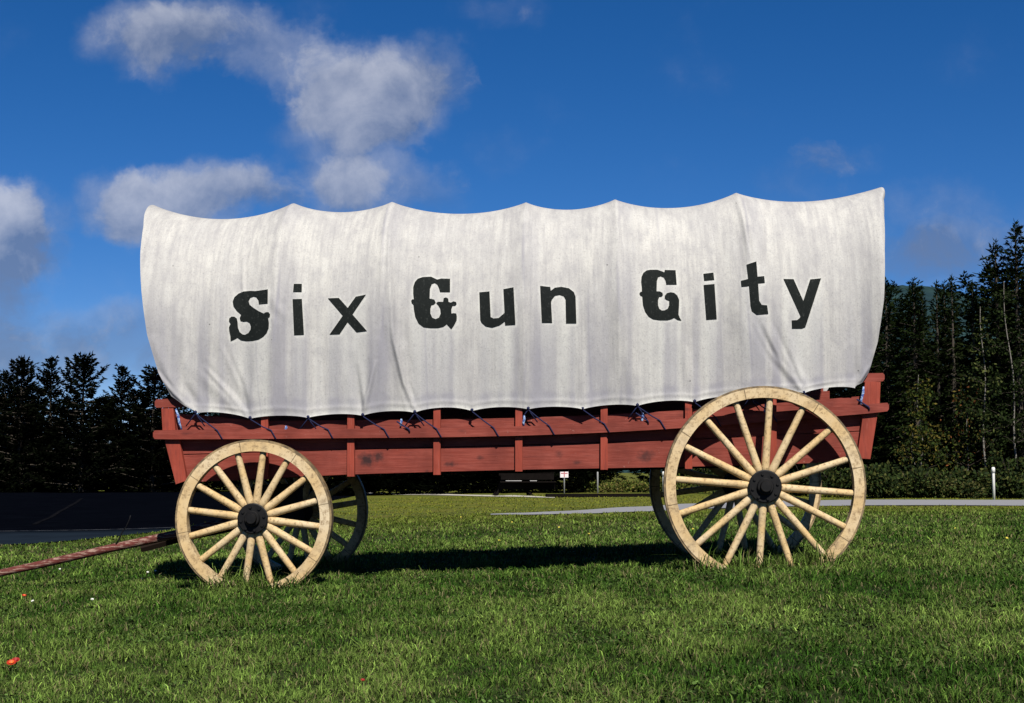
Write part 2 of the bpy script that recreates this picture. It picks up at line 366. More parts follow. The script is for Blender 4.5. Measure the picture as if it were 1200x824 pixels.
def ground_sheet():
    xs = np.concatenate([-np.geomspace(3000, 30, 24), np.linspace(-29, 29, 117), np.geomspace(30, 3000, 24)])
    ys = np.concatenate([np.linspace(-60, 2, 14), np.linspace(3, 70, 181), np.geomspace(72, 3000, 30)])
    X, Y = np.meshgrid(xs, ys); Z = gz(X, Y)
    n, m = X.shape; idx = np.arange(n * m).reshape(n, m)
    f = np.stack([idx[:-1, :-1], idx[:-1, 1:], idx[1:, 1:], idx[1:, :-1]], -1)
    me = mesh_np('lawn', np.stack([X, Y, Z], -1).reshape(-1, 3), f, 4)
    tag(link_mesh('lawn', me, MGROUND, smooth=True), kind='structure')
ground_sheet()

def strip(name, left, right, m, lift, kind='structure', sub=40, cross=8, parent=None):
    """sheet between two ground lines, laid on the terrain"""
    def res(pl):
        pl = [Vector((p[0], p[1])) for p in pl]; ds = [0]
        for a, b2 in zip(pl, pl[1:]): ds.append(ds[-1] + (b2 - a).length)
        t = np.linspace(0, ds[-1], sub)
        return np.stack([np.interp(t, ds, [p.x for p in pl]), np.interp(t, ds, [p.y for p in pl])], -1)
    A, B = res(left), res(right)
    k = np.linspace(0, 1, cross)[None, :, None]; P = A[:, None] * (1 - k) + B[:, None] * k
    Z = gz(P[..., 0], P[..., 1]) + lift
    V = np.concatenate([P, Z[..., None]], -1).reshape(-1, 3)
    idx = np.arange(sub * cross).reshape(sub, cross); f = np.stack([idx[:-1, :-1], idx[:-1, 1:], idx[1:, 1:], idx[1:, :-1]], -1)
    o = link_mesh(name, mesh_np(name, V, f, 4), m, parent)
    if kind: tag(o, kind=kind)
    return o

# parking lot: near edge, then its right-hand edge running away behind the wagon
ne = [gp(0, 640), gp(60, 637), gp(110, 632), gp(160, 627), gp(206, 621)]
e0 = ne[0]; s0 = (ne[1].y - ne[0].y) / (ne[1].x - ne[0].x)
near_edge = [(e0.x - 24, e0.y - 0.3), (e0.x - 6, e0.y - .1)] + [(p.x, p.y) for p in ne] + [(-5.72, 27), (-5.6, 34), (-5.5, 44), (-5.6, 52), (-5.7, 58)]
far_edge = [(e0.x - 26, 66), (-40, 66), (-5.8, 66)]
LOTP = near_edge
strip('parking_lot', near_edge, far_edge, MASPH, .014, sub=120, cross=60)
pl = [gp(-60, 624.5), gp(0, 624), gp(100, 622.5), gp(215, 619)]
strip('parking_line', [(p.x, p.y - .05) for p in pl], [(p.x, p.y + .05) for p in pl], MLINE, .022, sub=50, cross=2)
q0, q1 = gp(40, 616), gp(96, 585)
strip('parking_line', [(q0.x - .05, q0.y), (q1.x - .05, q1.y)], [(q0.x + .05, q0.y), (q1.x + .05, q1.y)], MLINE2, .022, sub=30, cross=2)
def lot_mask(x, y):
    p = np.array(near_edge); yy = np.interp(x, p[:7, 0], p[:7, 1]); xe = np.interp(y, p[6:, 1], p[6:, 0])
    return np.where(x < p[6, 0], y > yy, (x < xe) & (y > p[6, 1])) & (y < 66)
# road
ra = [gp(1420, 594.5), gp(1200, 593.5), gp(1010, 593), gp(900, 595), gp(795, 599), gp(700, 602.5), gp(620, 604.3), gp(575, 604.2)]
rb = [gp(1420, 587), gp(1200, 586.5), gp(1010, 586.3), gp(900, 587.5), gp(795, 591.5), gp(700, 597.5), gp(620, 601.8), gp(575, 603.2)]
strip('road', [(p.x, p.y) for p in ra], [(p.x, p.y) for p in rb], MROAD, .016, sub=80, cross=10)
def road_mask(x, y):
    a = np.array([(p.x, p.y) for p in ra])[::-1]; b2 = np.array([(p.x, p.y) for p in rb])[::-1]
    return (x > a[0, 0]) & (y > np.interp(x, a[:, 0], a[:, 1]) - .1) & (y < np.interp(x, b2[:, 0], b2[:, 1]) + .1)
# pale path farther off
pa = [gp(430, 579.6), gp(500, 580.6), gp(580, 582.4), gp(650, 584.2)]; pb = [gp(430, 577.8), gp(500, 578.9), gp(580, 580.7), gp(650, 583.2)]
strip('path', [(p.x, p.y) for p in pa], [(p.x, p.y) for p in pb], MGRAV, .016, sub=40, cross=4)

# far hill
def hill():
    pts = [(880, 352), (960, 338), (1030, 334), (1060, 334), (1090, 340), (1118, 349), (1150, 356), (1220, 372), (1300, 395), (1420, 430), (1600, 470)]
    left = [(300, 470), (500, 440), (700, 400)]
    P = left + pts; D = 1500.0
    x = np.array([(p[0] - 600) / FPX * D for p in P]); h = np.array([ray(p[0], p[1]).z / ray(p[0], p[1]).y * D for p in P])
    xs = np.linspace(x[0], x[-1], 260); hs = np.interp(xs, x, h); ys = np.linspace(0, 1, 60)
    V = []
    for k in ys:
        s = math.sin(min(k / .6, 1) * math.pi / 2) if k < .6 else math.cos((k - .6) / .4 * math.pi / 2)
        jit = rng.normal(0, .9, len(xs)) * (s > .05) + 2.0 * np.sin(xs * .03 + 9 * k) * s
        V.append(np.stack([xs + (k - .6) * 30 * np.sin(xs * .01), np.full_like(xs, D - 500 + 850 * k), hs * s * (1 - .15 * (.6 - k) ** 2) + jit - 2], -1))
    V = np.concatenate(V); n, m = 60, 260; idx = np.arange(n * m).reshape(n, m)
    f = np.stack([idx[:-1, :-1], idx[:-1, 1:], idx[1:, 1:], idx[1:, :-1]], -1)
    tag(link_mesh('hill', mesh_np('hill', V, f, 4), MHILL), kind='structure')
hill()

# ------------------------------------------------------------------ trees
def leaf_tris(base, dirs, length, width, r):
    """one slim two-triangle leaf or needle spray at each base"""
    n = len(base)
    d = dirs / (np.linalg.norm(dirs, axis=1, keepdims=True) + 1e-9)
    up = r.normal(size=(n, 3)); s = np.cross(d, up); s /= (np.linalg.norm(s, axis=1, keepdims=True) + 1e-9)
    L = (length * r.uniform(.6, 1.3, n))[:, None]; W = (width * r.uniform(.6, 1.3, n))[:, None]
    a = base; m1 = base + d * L * .5 + s * W; m2 = base + d * L * .5 - s * W; e = base + d * L
    V = np.stack([a, m1, e, m2], 1).reshape(-1, 3)
    return V
def quads(nv): return np.arange(nv).reshape(-1, 4)

def conifer_arrays(seed, h, spread, dens=1.0, bare=.06, droop=.25, col=(.018, .030, .012), var=.6, leaf=(.20, .035), wh=.2, pw=.85):
    r = np.random.default_rng(seed); B = []; D = []; C = []
    z = bare * h; tw = []
    while z < h * .985:
        f = z / h; Lm = spread * (1 - f) ** pw * (.55 + .45 * min(1, (f - bare) / .12 + .35)) + .10
        nb = max(3, int((6 if f < .85 else 5) * r.uniform(.8, 1.3)))
        a0 = r.uniform(0, 6.28)
        for k in range(nb):
            a = a0 + 6.283 * k / nb + r.normal(0, .35); Lb = Lm * r.uniform(.40, 1.35)
            if r.random() < .07: Lb *= 1.3
            rise = (.35 if f > .7 else 0.0) + r.normal(0, .12)
            npt = max(3, int(Lb * 34 * dens)); t = r.uniform(.05, 1, npt) ** .8
            cx, cy = math.cos(a), math.sin(a)
            bx = cx * Lb * t; by = cy * Lb * t; bz = z + Lb * (rise * t - droop * t * t + .12 * t ** 3)
            side = r.normal(0, 1, npt) * .16 * Lb * (1.1 - t)
            base = np.stack([bx - cy * side, by + cx * side, bz + r.normal(0, .03, npt)], -1)
            dr = np.stack([cx + r.normal(0, .6, npt), cy + r.normal(0, .6, npt), .25 * r.normal(0, 1, npt) + (.45 if f > .75 else -.12)], -1)
            B.append(base); D.append(dr)
            tone = r.uniform(1 - var, 1 + var); C.append(np.full(npt, tone) * (1 + .25 * r.normal(size=npt)).clip(.4, 1.8))
            tw.append((np.array([0, 0, z]), np.array([cx * Lb * .8, cy * Lb * .8, z + Lb * (rise * .8 - droop * .64)]), Lb))
        z += wh * r.uniform(.7, 1.3) * (1.15 - .5 * f)
    # leader shoot
    nt = 40; t = np.linspace(.93, 1.0, nt); B.append(np.stack([np.zeros(nt), np.zeros(nt), h * t], -1))
    D.append(np.stack([r.normal(0, .6, nt), r.normal(0, .6, nt), np.ones(nt) * .9], -1)); C.append(np.ones(nt))
    B = np.concatenate(B); D = np.concatenate(D); C = np.concatenate(C)
    V = leaf_tris(B, D, leaf[0], leaf[1], r)
    T = np.repeat(np.clip(C, .3, 2.2), 4)[:, None] * np.array(col)[None]
    return V, T, tw

def trunk_mesh(name, h, r0, tw=None, bend=0.0, seed=0):
    r = np.random.default_rng(seed); bm = bmesh.new(); k = 10
    pts = [(bend * math.sin(i / k * 3 + seed) * (i / k), bend * .6 * math.sin(i / k * 2.2 + 1 + seed) * (i / k), h * i / k) for i in range(k + 1)]
    tube(bm, pts, [r0 * (1 - .93 * i / k) + .006 for i in range(k + 1)], 8)
    for (a, e, L) in (tw or []):
        if L > .5: tube(bm, [a, e], [.018 * L + .006, .004], 4, caps=False)
    bmesh.ops.recalc_face_normals(bm, faces=bm.faces); me = bpy.data.meshes.new(name); bm.to_mesh(me); bm.free(); return me

def crown_mesh(name, V, T):
    me = mesh_np(name, V, quads(len(V)), 4); set_col(me, T); return me

class Kind: pass
def make_conifer(seed, h, spread, **kw):
    k = Kind(); k.V, k.T, tw = conifer_arrays(seed, h, spread, **kw); k.h = h
    k.crown = crown_mesh('crown', k.V, k.T); k.crown.materials.append(MNEED)
    k.trunk = trunk_mesh('trunk', h * .98, .016 * h + .03, tw, seed=seed); k.trunk.materials.append(MBARK)
    return k
SPR_SLIM = make_conifer(11, 9.0, 1.55, dens=1.15, col=(.008, .013, .004), droop=.3, wh=.2, pw=.7)
SPR_TALL = make_conifer(12, 11.0, 1.7, dens=1.1, col=(.008, .0125, .004), pw=.75, droop=.22, leaf=(.22, .036), wh=.24)
SPR_FAR = make_conifer(13, 6.2, 1.9, dens=1.7, col=(.0026, .0035, .0018), droop=-.12, leaf=(.20, .036), wh=.2, pw=.82, bare=.012)
SPR_FAR2 = make_conifer(14, 6.0, 2.1, dens=1.7, col=(.0026, .0035, .0018), droop=-.2, leaf=(.22, .038), wh=.22, pw=.74, bare=.012)
SPR_THIN = make_conifer(15, 9.0, 1.1, dens=.9, col=(.009, .0135, .0045), droop=.35, wh=.24)

def plant_conifer(kind, x, y, h, label, rz=None, w=1.0, name='spruce_tree', group='spruces at the edge of the wood'):
    root = empty(name, (x, y, g1(x, y) - .05), rng.uniform(0, 6.28) if rz is None else rz)
    s = h / kind.h; root.scale = (s * w, s * w, s)
    link_mesh('trunk', kind.trunk, None, root); link_mesh('crown', kind.crown, None, root)
    return tag(root, label, 'tree', group)
def at(px, d):
    r = ray(px, 553); return ((px - 600) / FPX * d, d)
def height_for(px, py, d):
    x, y = at(px, d); r = ray(px, py); return CAM_Z + r.z / r.y * d - g1(x, y) + .05

left_trees = [  # top x, top y, distance, width, kind, label
    (6, 438, 63, 1.0, SPR_FAR, 'dark spruce at the left picture edge beyond the parking lot'),
    (24, 421, 62, .85, SPR_FAR2, 'black dense flat-topped spruce, second from the left picture edge'),
    (59, 421, 64, .95, SPR_FAR, 'dark spruce with a thin ragged spire, third from the left picture edge'),
    (97, 417, 61, 1.0, SPR_FAR2, 'dark broad spruce, tallest of the left row beyond the parking lot'),
    (142, 431, 63, .95, SPR_FAR, 'dark spruce just left of the broad one nearest the wagon front'),
    (180, 432, 62, 1.15, SPR_FAR2, 'dark broad spruce rising just left of the wagon cover')]
for px, py, d, w, k, lab in left_trees:
    x, y = at(px, d); plant_conifer(k, x, y, height_for(px, py, d), lab, w=w, group='dark trees beyond the parking lot')
right_trees = [
    (1041, 327, 47, .9, SPR_SLIM, 'dark spruce half hidden behind the right end of the cover'),
    (1074, 328, 46, .9, SPR_SLIM, 'slim pointed dark spruce standing in front of the distant hill'),
    (1084, 343, 48, .8, SPR_THIN, 'short thin spruce just right of the slim pointed one before the hill'),
    (1101, 332, 46, .8, SPR_THIN, 'thin spruce at the left of the close pair under the hill slope'),
    (1110, 331, 47.5, .85, SPR_SLIM, 'dark spruce at the right of the close pair under the hill slope'),
    (1119, 325, 45.5, .75, SPR_THIN, 'narrow spruce with a long bare tip right of the close pair'),
    (1143, 331, 46, 1.0, SPR_THIN, 'thin-topped spruce just left of the two tallest trees'),
    (1172, 284, 44.5, .95, SPR_TALL, 'tall spreading spruce, second from the right picture edge'),
    (1196, 262, 44, .95, SPR_TALL, 'tallest spruce, at the right picture edge behind the white post'),
    (1226, 290, 45, 1.0, SPR_SLIM, 'spruce just beyond the right picture edge')]
for px, py, d, w, k, lab in right_trees[:-1]:
    x, y = at(px, d); plant_conifer(k, x, y, height_for(px, py, d), lab, w=w, group='spruces across the road')

# the wood behind: one mass
def wood():
    r = np.random.default_rng(3); VS = []; TS = []
    spots = []
    for i in range(26): spots.append((-34 + i * 1.25 + r.normal(0, .4), 67 + r.uniform(0, 5), r.uniform(4.4, 5.2), SPR_FAR2 if i % 2 else SPR_FAR))
    for i in range(20): spots.append((-3 + i * 1.3 + r.normal(0, .4), 60 + r.uniform(0, 6), r.uniform(4.0, 5.2), SPR_FAR2 if i % 3 else SPR_SLIM))
    for i in range(26): spots.append((10.5 + i * .63 + r.normal(0, .3), 50 + r.uniform(0, 4.5), r.uniform(6.8, 7.8) + max(0, i - 5) * .16, SPR_SLIM if i % 2 else SPR_TALL))
    for i in range(14): spots.append((10.8 + i * 1.1 + r.normal(0, .3), 46.5 + r.uniform(0, 2.5), r.uniform(3.6, 5.4), SPR_SLIM if i % 2 else SPR_FAR2))
    for i in range(16): spots.append((-7.2 + i * .62 + r.normal(0, .2), 50.5 + r.uniform(0, 3.0), r.uniform(2.8, 4.2), SPR_FAR2 if i % 2 else SPR_FAR))
    for i in range(24): spots.append((-33 + i * 1.15 + r.normal(0, .2), 62.5 + r.uniform(0, 1.5), r.uniform(2.6, 4.0), SPR_FAR2 if i % 2 else SPR_FAR))
    for (x, y, h, k) in spots:
        n = len(k.V) // 4; s = h / k.h; a = r.uniform(0, 6.28); ca, sa = math.cos(a), math.sin(a)
        keep = r.random(n) < .62; V = k.V.reshape(n, 4, 3)[keep].reshape(-1, 3) * np.array([s * 1.25, s * 1.25, s])
        T = k.T.reshape(n, 4, 3)[keep].reshape(-1, 3)
        VS.append(np.stack([V[:, 0] * ca - V[:, 1] * sa + x, V[:, 0] * sa + V[:, 1] * ca + y, V[:, 2] + g1(x, y) - .05], -1)); TS.append(T * .8)
    V = np.concatenate(VS); me = crown_mesh('spruce_wood', V, np.concatenate(TS))
    tag(link_mesh('spruce_wood', me, MNEED), 'dark mass of crowded conifers filling the wood behind the front trees', 'wood', kind='stuff')
wood()

# broadleaf saplings with pale thin trunks
def sapling(px, py_top, py_foot, d, lean, dens, label, seed, cols, tr=.035, name='birch_tree'):
    r = np.random.default_rng(seed); x, y = at(px, d); h = height_for(px + lean, py_top, d); dx = lean / FPX * d
    root = empty(name, (x, y, g1(x, y) - .03))
    bm = bmesh.new(); k = 12; pts = [Vector((dx * (i / k) + .05 * math.sin(i * .9 + seed), .04 * math.sin(i * .7), h * i / k)) for i in range(k + 1)]
    tube(bm, pts, [tr * (1 - .8 * i / k) for i in range(k + 1)], 7)
    B = []; D = []; bb = bmesh.new()
    for i in range(int(30 * dens)):
        f = r.uniform(.22, 1); p = pts[int(f * k)]; a = r.uniform(0, 6.28); L = r.uniform(.4, 1.1) * (1.25 - f)
        e = p + Vector((math.cos(a) * L, math.sin(a) * L, L * r.uniform(.1, .7)))
        tube(bb, [p, (p + e) / 2 + Vector((0, 0, .05)), e], [.009, .006, .003], 4, caps=False)
        m = int(60 * L + 12); t = r.uniform(.3, 1.1, m)[:, None]
        B.append(np.array(p)[None] * (1 - t) + np.array(e)[None] * t + r.normal(0, .10, (m, 3))); D.append(r.normal(0, 1, (m, 3)) + np.array([0, 0, -.5]))
    B = np.concatenate(B); D = np.concatenate(D); V = leaf_tris(B, D, .11, .034, r)
    c = np.array(cols)[r.integers(0, len(cols), len(B))] * r.uniform(.6, 1.3, len(B))[:, None]
    for f_ in bb.faces: f_.material_index = 1
    nf = len(bm.faces); t2 = bpy.data.meshes.new('tmp'); bb.to_mesh(t2); bb.free(); bm.from_mesh(t2); bpy.data.meshes.remove(t2)
    tr_o = link_bm('trunk', bm, MBIRCH, root, True); tr_o.data.materials.append(MBARK)
    link_mesh('crown', crown_mesh('crown', V, np.repeat(c, 4, 0)), MLEAF, root)
    return tag(root, label, 'tree', 'thin pale-trunked saplings across the road')
GR = [(.012, .020, .005), (.018, .029, .007), (.008, .014, .004)]; YG = [(.040, .050, .008), (.022, .036, .008), (.085, .07, .014), (.014, .023, .006)]
sapling(1153, 360, 580, 43.0, 1, 1.3, 'straight pale-trunked sapling standing just left of the white marker post', 1, GR + [(.06, .07, .02)])
sapling(1193, 330, 580, 42.8, -12, 1.1, 'leaning pale-trunked birch at the right picture edge', 2, GR, .038)
sapling(1080, 440, 580, 43.0, -4, 1.4, 'short pale-trunked sapling with yellowing leaves right of the wagon', 3, YG, .03)
sapling(1072, 500, 580, 42.6, -5, .8, 'small crooked sapling beside the yellowing one', 4, YG, .02)
sapling(1130, 440, 580, 43.6, 6, 1.6, 'leafy sapling with a few orange leaves midway along the wood edge', 5, GR + YG + [(.16, .06, .02)], .025)

# shrubs along the road and behind the wagon
def shrub_mesh(seed, n, rx, h, cols, leaf=(.12, .035)):
    r = np.random.default_rng(seed); B = []; D = []
    for s in range(16):
        a = r.uniform(0, 6.28); q = r.uniform(0, 1) ** .5 * rx * .8; c = np.array([math.cos(a) * q, math.sin(a) * q * .8, h * r.uniform(.25, .85) * (1 - .4 * q / rx)])
        m = n // 16; v = r.normal(0, 1, (m, 3)); v /= np.linalg.norm(v, axis=1, keepdims=True); rad = r.uniform(.3, 1, m)[:, None] * rx * r.uniform(.22, .42)
        p = c + v * rad * np.array([1, 1, .8]); p[:, 2] = np.abs(p[:, 2]); B.append(p); D.append(v + r.normal(0, .6, (m, 3)))
    B = np.concatenate(B); D = np.concatenate(D); V = leaf_tris(B, D, leaf[0], leaf[1], r)
    c = np.array(cols)[r.integers(0, len(cols), len(B))] * r.uniform(.5, 1.4, len(B))[:, None]
    me = crown_mesh('foliage', V, np.repeat(c, 4, 0)); me.materials.append(MLEAF)
    bm = bmesh.new()
    for s in range(7):
        a = r.uniform(0, 6.28); tube(bm, [(0, 0, 0), (math.cos(a) * rx * .3, math.sin(a) * rx * .3, h * .4), (math.cos(a) * rx * .6, math.sin(a) * rx * .5, h * .8)], [.014, .010, .004], 5, caps=False)
    st = bpy.data.meshes.new('stem'); bm.to_mesh(st); bm.free(); st.materials.append(MBARK)
    return me, st
DG = [(.020, .034, .009), (.032, .050, .012), (.012, .020, .007), (.05, .055, .014)]; BG = [(.10, .12, .022), (.07, .095, .018), (.14, .12, .03), (.04, .06, .012)]
SH = [shrub_mesh(21, 2400, .95, .95, DG), shrub_mesh(22, 2400, 1.05, .85, DG + [(.09, .085, .03)]), shrub_mesh(23, 2000, .8, 1.1, DG)]
SB = [shrub_mesh(24, 2200, 1.0, .55, BG), shrub_mesh(25, 2200, 1.1, .45, BG + [(.17, .14, .05)])]
def shrub(kinds, i, px, d, s, label, group, name='shrub'):
    x, y = at(px, d); root = empty(name, (x, y, g1(x, y) - .02), rng.uniform(0, 6.28)); root.scale = (s, s, s * rng.uniform(.85, 1.1))
    f, st = kinds[i % len(kinds)]
    link_mesh('stem', st, None, root); link_mesh('foliage', f, None, root)
    return tag(root, label, 'shrub', group)
gr = 'low shrubs lining the far side of the road'
for i, (px, d, s) in enumerate([(1018, 40.5, .95), (1046, 41.2, 1.0), (1070, 40.4, .85), (1094, 41, 1.0), (1118, 40.3, .9), (1142, 40.9, 1.0), (1176, 40.6, .95), (1198, 41.1, 1.1), (1032, 42.3, 1.15), (1082, 42.5, 1.15), (1130, 42.2, 1.2), (1184, 42.4, 1.2)]):
    shrub(SH, i, px, d, s, 'low dark green shrub in the hedge-like row across the road', gr)
for i, (px, d, s) in enumerate([(688, 52, .85), (715, 51.5, .75), (742, 52, .9), (772, 51.6, .8), (800, 51, 1.0), (835, 49, 1.1), (870, 47, 1.1), (910, 46, 1.1), (950, 44, 1.1), (985, 42.5, 1.1)]):
    shrub(SB if i < 5 else SH, i, px, d, s, 'low sunlit yellow-green shrub seen under the wagon' if i < 5 else 'low shrub seen between the rear wheel spokes across the road', 'sunlit shrubs beyond the lawn under the wagon' if i < 5 else 'shrubs behind the rear wheel')

# ------------------------------------------------------------------ wagon
wagon = empty('covered_wagon', (0, 10, 0), -THETA)
tag(wagon, 'red and cream covered wagon with a white lettered canvas standing on the lawn', 'wagon')
O = Vector((0, 10, 0)); CAMP = Vector((0, 0, CAM_Z))
def wp(px, py, w):
    r = ray(px, py); k = (w - (CAMP - O).dot(WW)) / r.dot(WW); p = CAMP + r * k - O
    return (p.dot(WX), p.z)
def to_px(x, w, z):
    P = O + WX * x + WW * w; P = Vector((P.x, P.y, z)) - CAMP
    c, s = math.cos(PITCH), math.sin(PITCH); f = P.y * c + P.z * s; uu = -P.y * s + P.z * c
    return 600 + P.x / f * FPX, 412 - uu / f * FPX
WB = 0.20            # plane of the near side board
BEDW = 1.36          # bed width
def poly_px(pts, w): return [wp(px, py, w) for px, py in pts]
def mirror_w(w): return 2 * WC - w
WC = WB + BEDW / 2

def band(cl, th, w, n=40):
    """polygon of a rail with rounded ends round a picture-space centre line"""
    xs = np.linspace(cl[0][0], cl[-1][0], n); ys = np.interp(xs, [c[0] for c in cl], [c[1] for c in cl])
    k = np.array([1, 2, 3, 2, 1]) / 9.0; ys[2:-2] = np.convolve(ys, k, 'valid')
    up = [(x, y - th / 2) for x, y in zip(xs, ys)]; dn = [(x, y + th / 2) for x, y in zip(xs, ys)]
    up[0] = (xs[0] + 2.2, ys[0] - th * .46); dn[0] = (xs[0] + 2.2, ys[0] + th * .46); up[-1] = (xs[-1] - 2.2, ys[-1] - th * .46); dn[-1] = (xs[-1] - 2.2, ys[-1] + th * .46)
    le = [(xs[0] + .3, ys[0] + th * .22), (xs[0] + .3, ys[0] - th * .22)]; re = [(xs[-1] - .3, ys[-1] - th * .22), (xs[-1] - .3, ys[-1] + th * .22)]
    return poly_px(up + re + dn[::-1] + le, w)

SEAM = [(204, 533), (300, 530), (410, 527), (600, 522), (800, 515.5), (1010, 505)]
BOT = [(206, 566), (300, 561), (410, 556), (510, 553), (610, 550.5), (780, 547.5), (900, 545), (1010, 540)]
TOPR = [(181, 473), (400, 465), (620, 456.5), (830, 449), (1037, 442)]
MIDR = [(179, 509.5), (300, 509), (400, 508), (500, 507.3), (600, 505.5), (700, 502), (800, 496.3), (870, 491), (939, 485.8), (1042, 477)]
def side(sgn):
    """one side of the bed; sgn 0 = the near side, 1 = the far side"""
    f = (lambda w: w) if sgn == 0 else mirror_w
    def add(name, poly, w0, w1, m, bev=.006):
        bm = bmesh.new(); prism(bm, poly, f(w0), f(w1)); return link_bm(name, bm, m, wagon, bevel=bev)
    xs = np.linspace(206, 1012, 30)
    line = lambda L, x: np.interp(x, [p[0] for p in L], [p[1] for p in L])
    up = poly_px([(x, (line(MIDR, x) - 15.5 - 9 * float(np.clip((300 - x) / 80, 0, 1))) if sgn == 0 else line(TOPR, x) + 3) for x in xs] + [(x, line(SEAM, x) - .5) for x in xs[::-1]], WB)
    add('upper_side_board', up, WB + .004, WB + .034, MRED, .004)
    lo = poly_px([(x, line(SEAM, x) + .5) for x in xs] + [(x, line(BOT, x)) for x in xs[::-1]], WB)
    add('lower_side_board', lo, WB, WB + .032, MRED, .006)
    T2 = TOPR if sgn == 0 else [(206, 472)] + TOPR[1:-1] + [(1006, 443)]
    M2 = MIDR if sgn == 0 else [(206, 509.5)] + MIDR[1:-1] + [(1006, 480)]
    add('top_rail', band(T2, 10.5, .165), .166, WB + .004 - .001, MRED, .008)
    add('middle_rail', band(M2, 11.0, .125), .125, .1555, MRED, .007)
    for x0, b in ((310, 561.5), (411, 558), (512, 556), (608, 552), (708, 550), (807, 549), (906, 547)):
        t = line(TOPR, x0) + 5.5
        add('stake', poly_px([(x0 - 4, t), (x0 + 4, t), (x0 + 4.2, b + .5), (x0 - 4.2, b + .5)], .156), .157, WB - .001, MREDV, .004)
    add('end_stake', poly_px([(189, 478.5), (203, 478.5), (205.5, 505), (210.5, 518), (219, 563), (206, 567.5), (193.5, 518), (190.5, 505)], .156), .157, WB - .001, MREDV, .005)
    add('end_stake', poly_px([(1014, 447.5 + 24 * sgn), (1032, 447.5 + 24 * sgn), (1031, 472 + 4 * sgn), (1028, 488), (1020, 538), (1004.5, 537), (1011, 489), (1010, 472 + 4 * sgn)], .156), .157, WB - .001, MREDV, .005)
side(0); side(1)
bm = bmesh.new()
xa, za = wp(222, 556, WB); xb, zb = wp(1000, 535, WB)
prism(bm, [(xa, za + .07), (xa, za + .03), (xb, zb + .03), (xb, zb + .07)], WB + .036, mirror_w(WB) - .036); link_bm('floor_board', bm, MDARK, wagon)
for pa_, pb_ in (((212, 490), (214, 560)), ((1014, 468), (1009, 536))):
    bm = bmesh.new(); (x0, z0), (x1, z1) = wp(*pa_, WB), wp(*pb_, WB); s = .03 if pa_[0] < 600 else -.03
    prism(bm, [(x0, z0), (x0 + s, z0), (x1 + s, z1), (x1, z1)], WB + .036, mirror_w(WB) - .036); link_bm('end_board', bm, MRED, wagon, bevel=.005)

# wheels
def make_wheel(px, py, rpx, phase, hub_r):
    x, z = wp(px, py, 0); R = rpx / FPX * (10 - x * math.sin(THETA))
    root = empty('wheel', (x, 0, z)); root.parent = wagon
    def ringm(name, r0, r1, w0, w1, m, bev, n=144):
        bm = bmesh.new(); prof = [(r0, w0), (r1, w0), (r1, w1), (r0, w1)]
        vs = [[bm.verts.new((math.cos(2 * math.pi * k / n) * r, w, math.sin(2 * math.pi * k / n) * r)) for r, w in prof] for k in range(n)]
        for k in range(n):
            a, b2 = vs[k], vs[(k + 1) % n]
            for j in range(4): bm.faces.new((a[j], a[(j + 1) % 4], b2[(j + 1) % 4], b2[j]))
        return link_bm(name, bm, m, root, False, bevel=bev, seg=2)
    ringm('rim', R - .082, R - .014, -.040, .042, MRIM, .008)
    ringm('tyre', R - .0135, R, -.034, .052, MTYRE, .003)
    for k in range(16):
        a = phase + k * math.pi / 8; ca, sa = math.cos(a), math.sin(a); bm = bmesh.new()
        P = [(ca * r, 0, sa * r) for r in (hub_r * .75, hub_r + .02, hub_r + .10, R * .7, R - .10, R - .07)]
        tube(bm, P, [.028, .0285, .0265, .0240, .0232, .022], 12)
        link_bm('spoke', bm, MYEL, root, True)
    bm = bmesh.new()
    tube(bm, [(0, w, 0) for w in (.11, .10, -.046, -.052, -.056)], [hub_r * .8, hub_r * .86, hub_r * .97, hub_r, hub_r * .93], 32)
    for r_, w_ in ((hub_r * .50, -.082), (hub_r * .34, -.112)): tube(bm, [(0, -.05, 0), (0, w_ + .006, 0), (0, w_, 0)], [r_, r_, r_ * .9], 24)
    link_bm('hub', bm, MHUB, root, False)
    for k in range(8):
        bm = bmesh.new(); a = k * math.pi / 4 + .2; tube(bm, [(math.cos(a) * hub_r * .76, -.05, math.sin(a) * hub_r * .76), (math.cos(a) * hub_r * .76, -.066, math.sin(a) * hub_r * .76)], .011, 6)
        link_bm('hub_bolt', bm, MHUB, root)
    return root, x, z
wf, fx, fz = make_wheel(298, 607.5, 91.5, RAD(83), .108)
wr, rx_, rz_ = make_wheel(895.5, 570, 117, RAD(85.5), .115)
tag(wf, 'smaller front wheel with sixteen cream spokes'); tag(wr, 'larger rear wheel with sixteen cream spokes')
for w0, ang in ((wf, .11), (wr, .17)):
    c = copy_tree(w0, wagon); c.location = (w0.location.x, 2 * WC, w0.location.z); c.rotation_euler = (0, ang, 0); c.scale = (1, -1, 1)
    c['label'] = 'shaded far-side wheel'

# running gear
def beam(name, c, s, m=MDARK):
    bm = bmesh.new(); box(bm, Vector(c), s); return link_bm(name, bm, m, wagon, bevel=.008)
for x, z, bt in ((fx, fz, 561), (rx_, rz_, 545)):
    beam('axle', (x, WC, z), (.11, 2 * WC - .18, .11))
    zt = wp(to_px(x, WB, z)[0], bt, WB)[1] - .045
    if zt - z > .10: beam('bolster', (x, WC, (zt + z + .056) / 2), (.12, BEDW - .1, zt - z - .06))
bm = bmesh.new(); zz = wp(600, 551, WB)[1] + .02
tube(bm, [(fx + .07, WC, zz - .03), (0, WC, zz - .01), (rx_ - .07, WC, zz + .03)], .03, 8); link_bm('reach_pole', bm, MDARK, wagon, True)
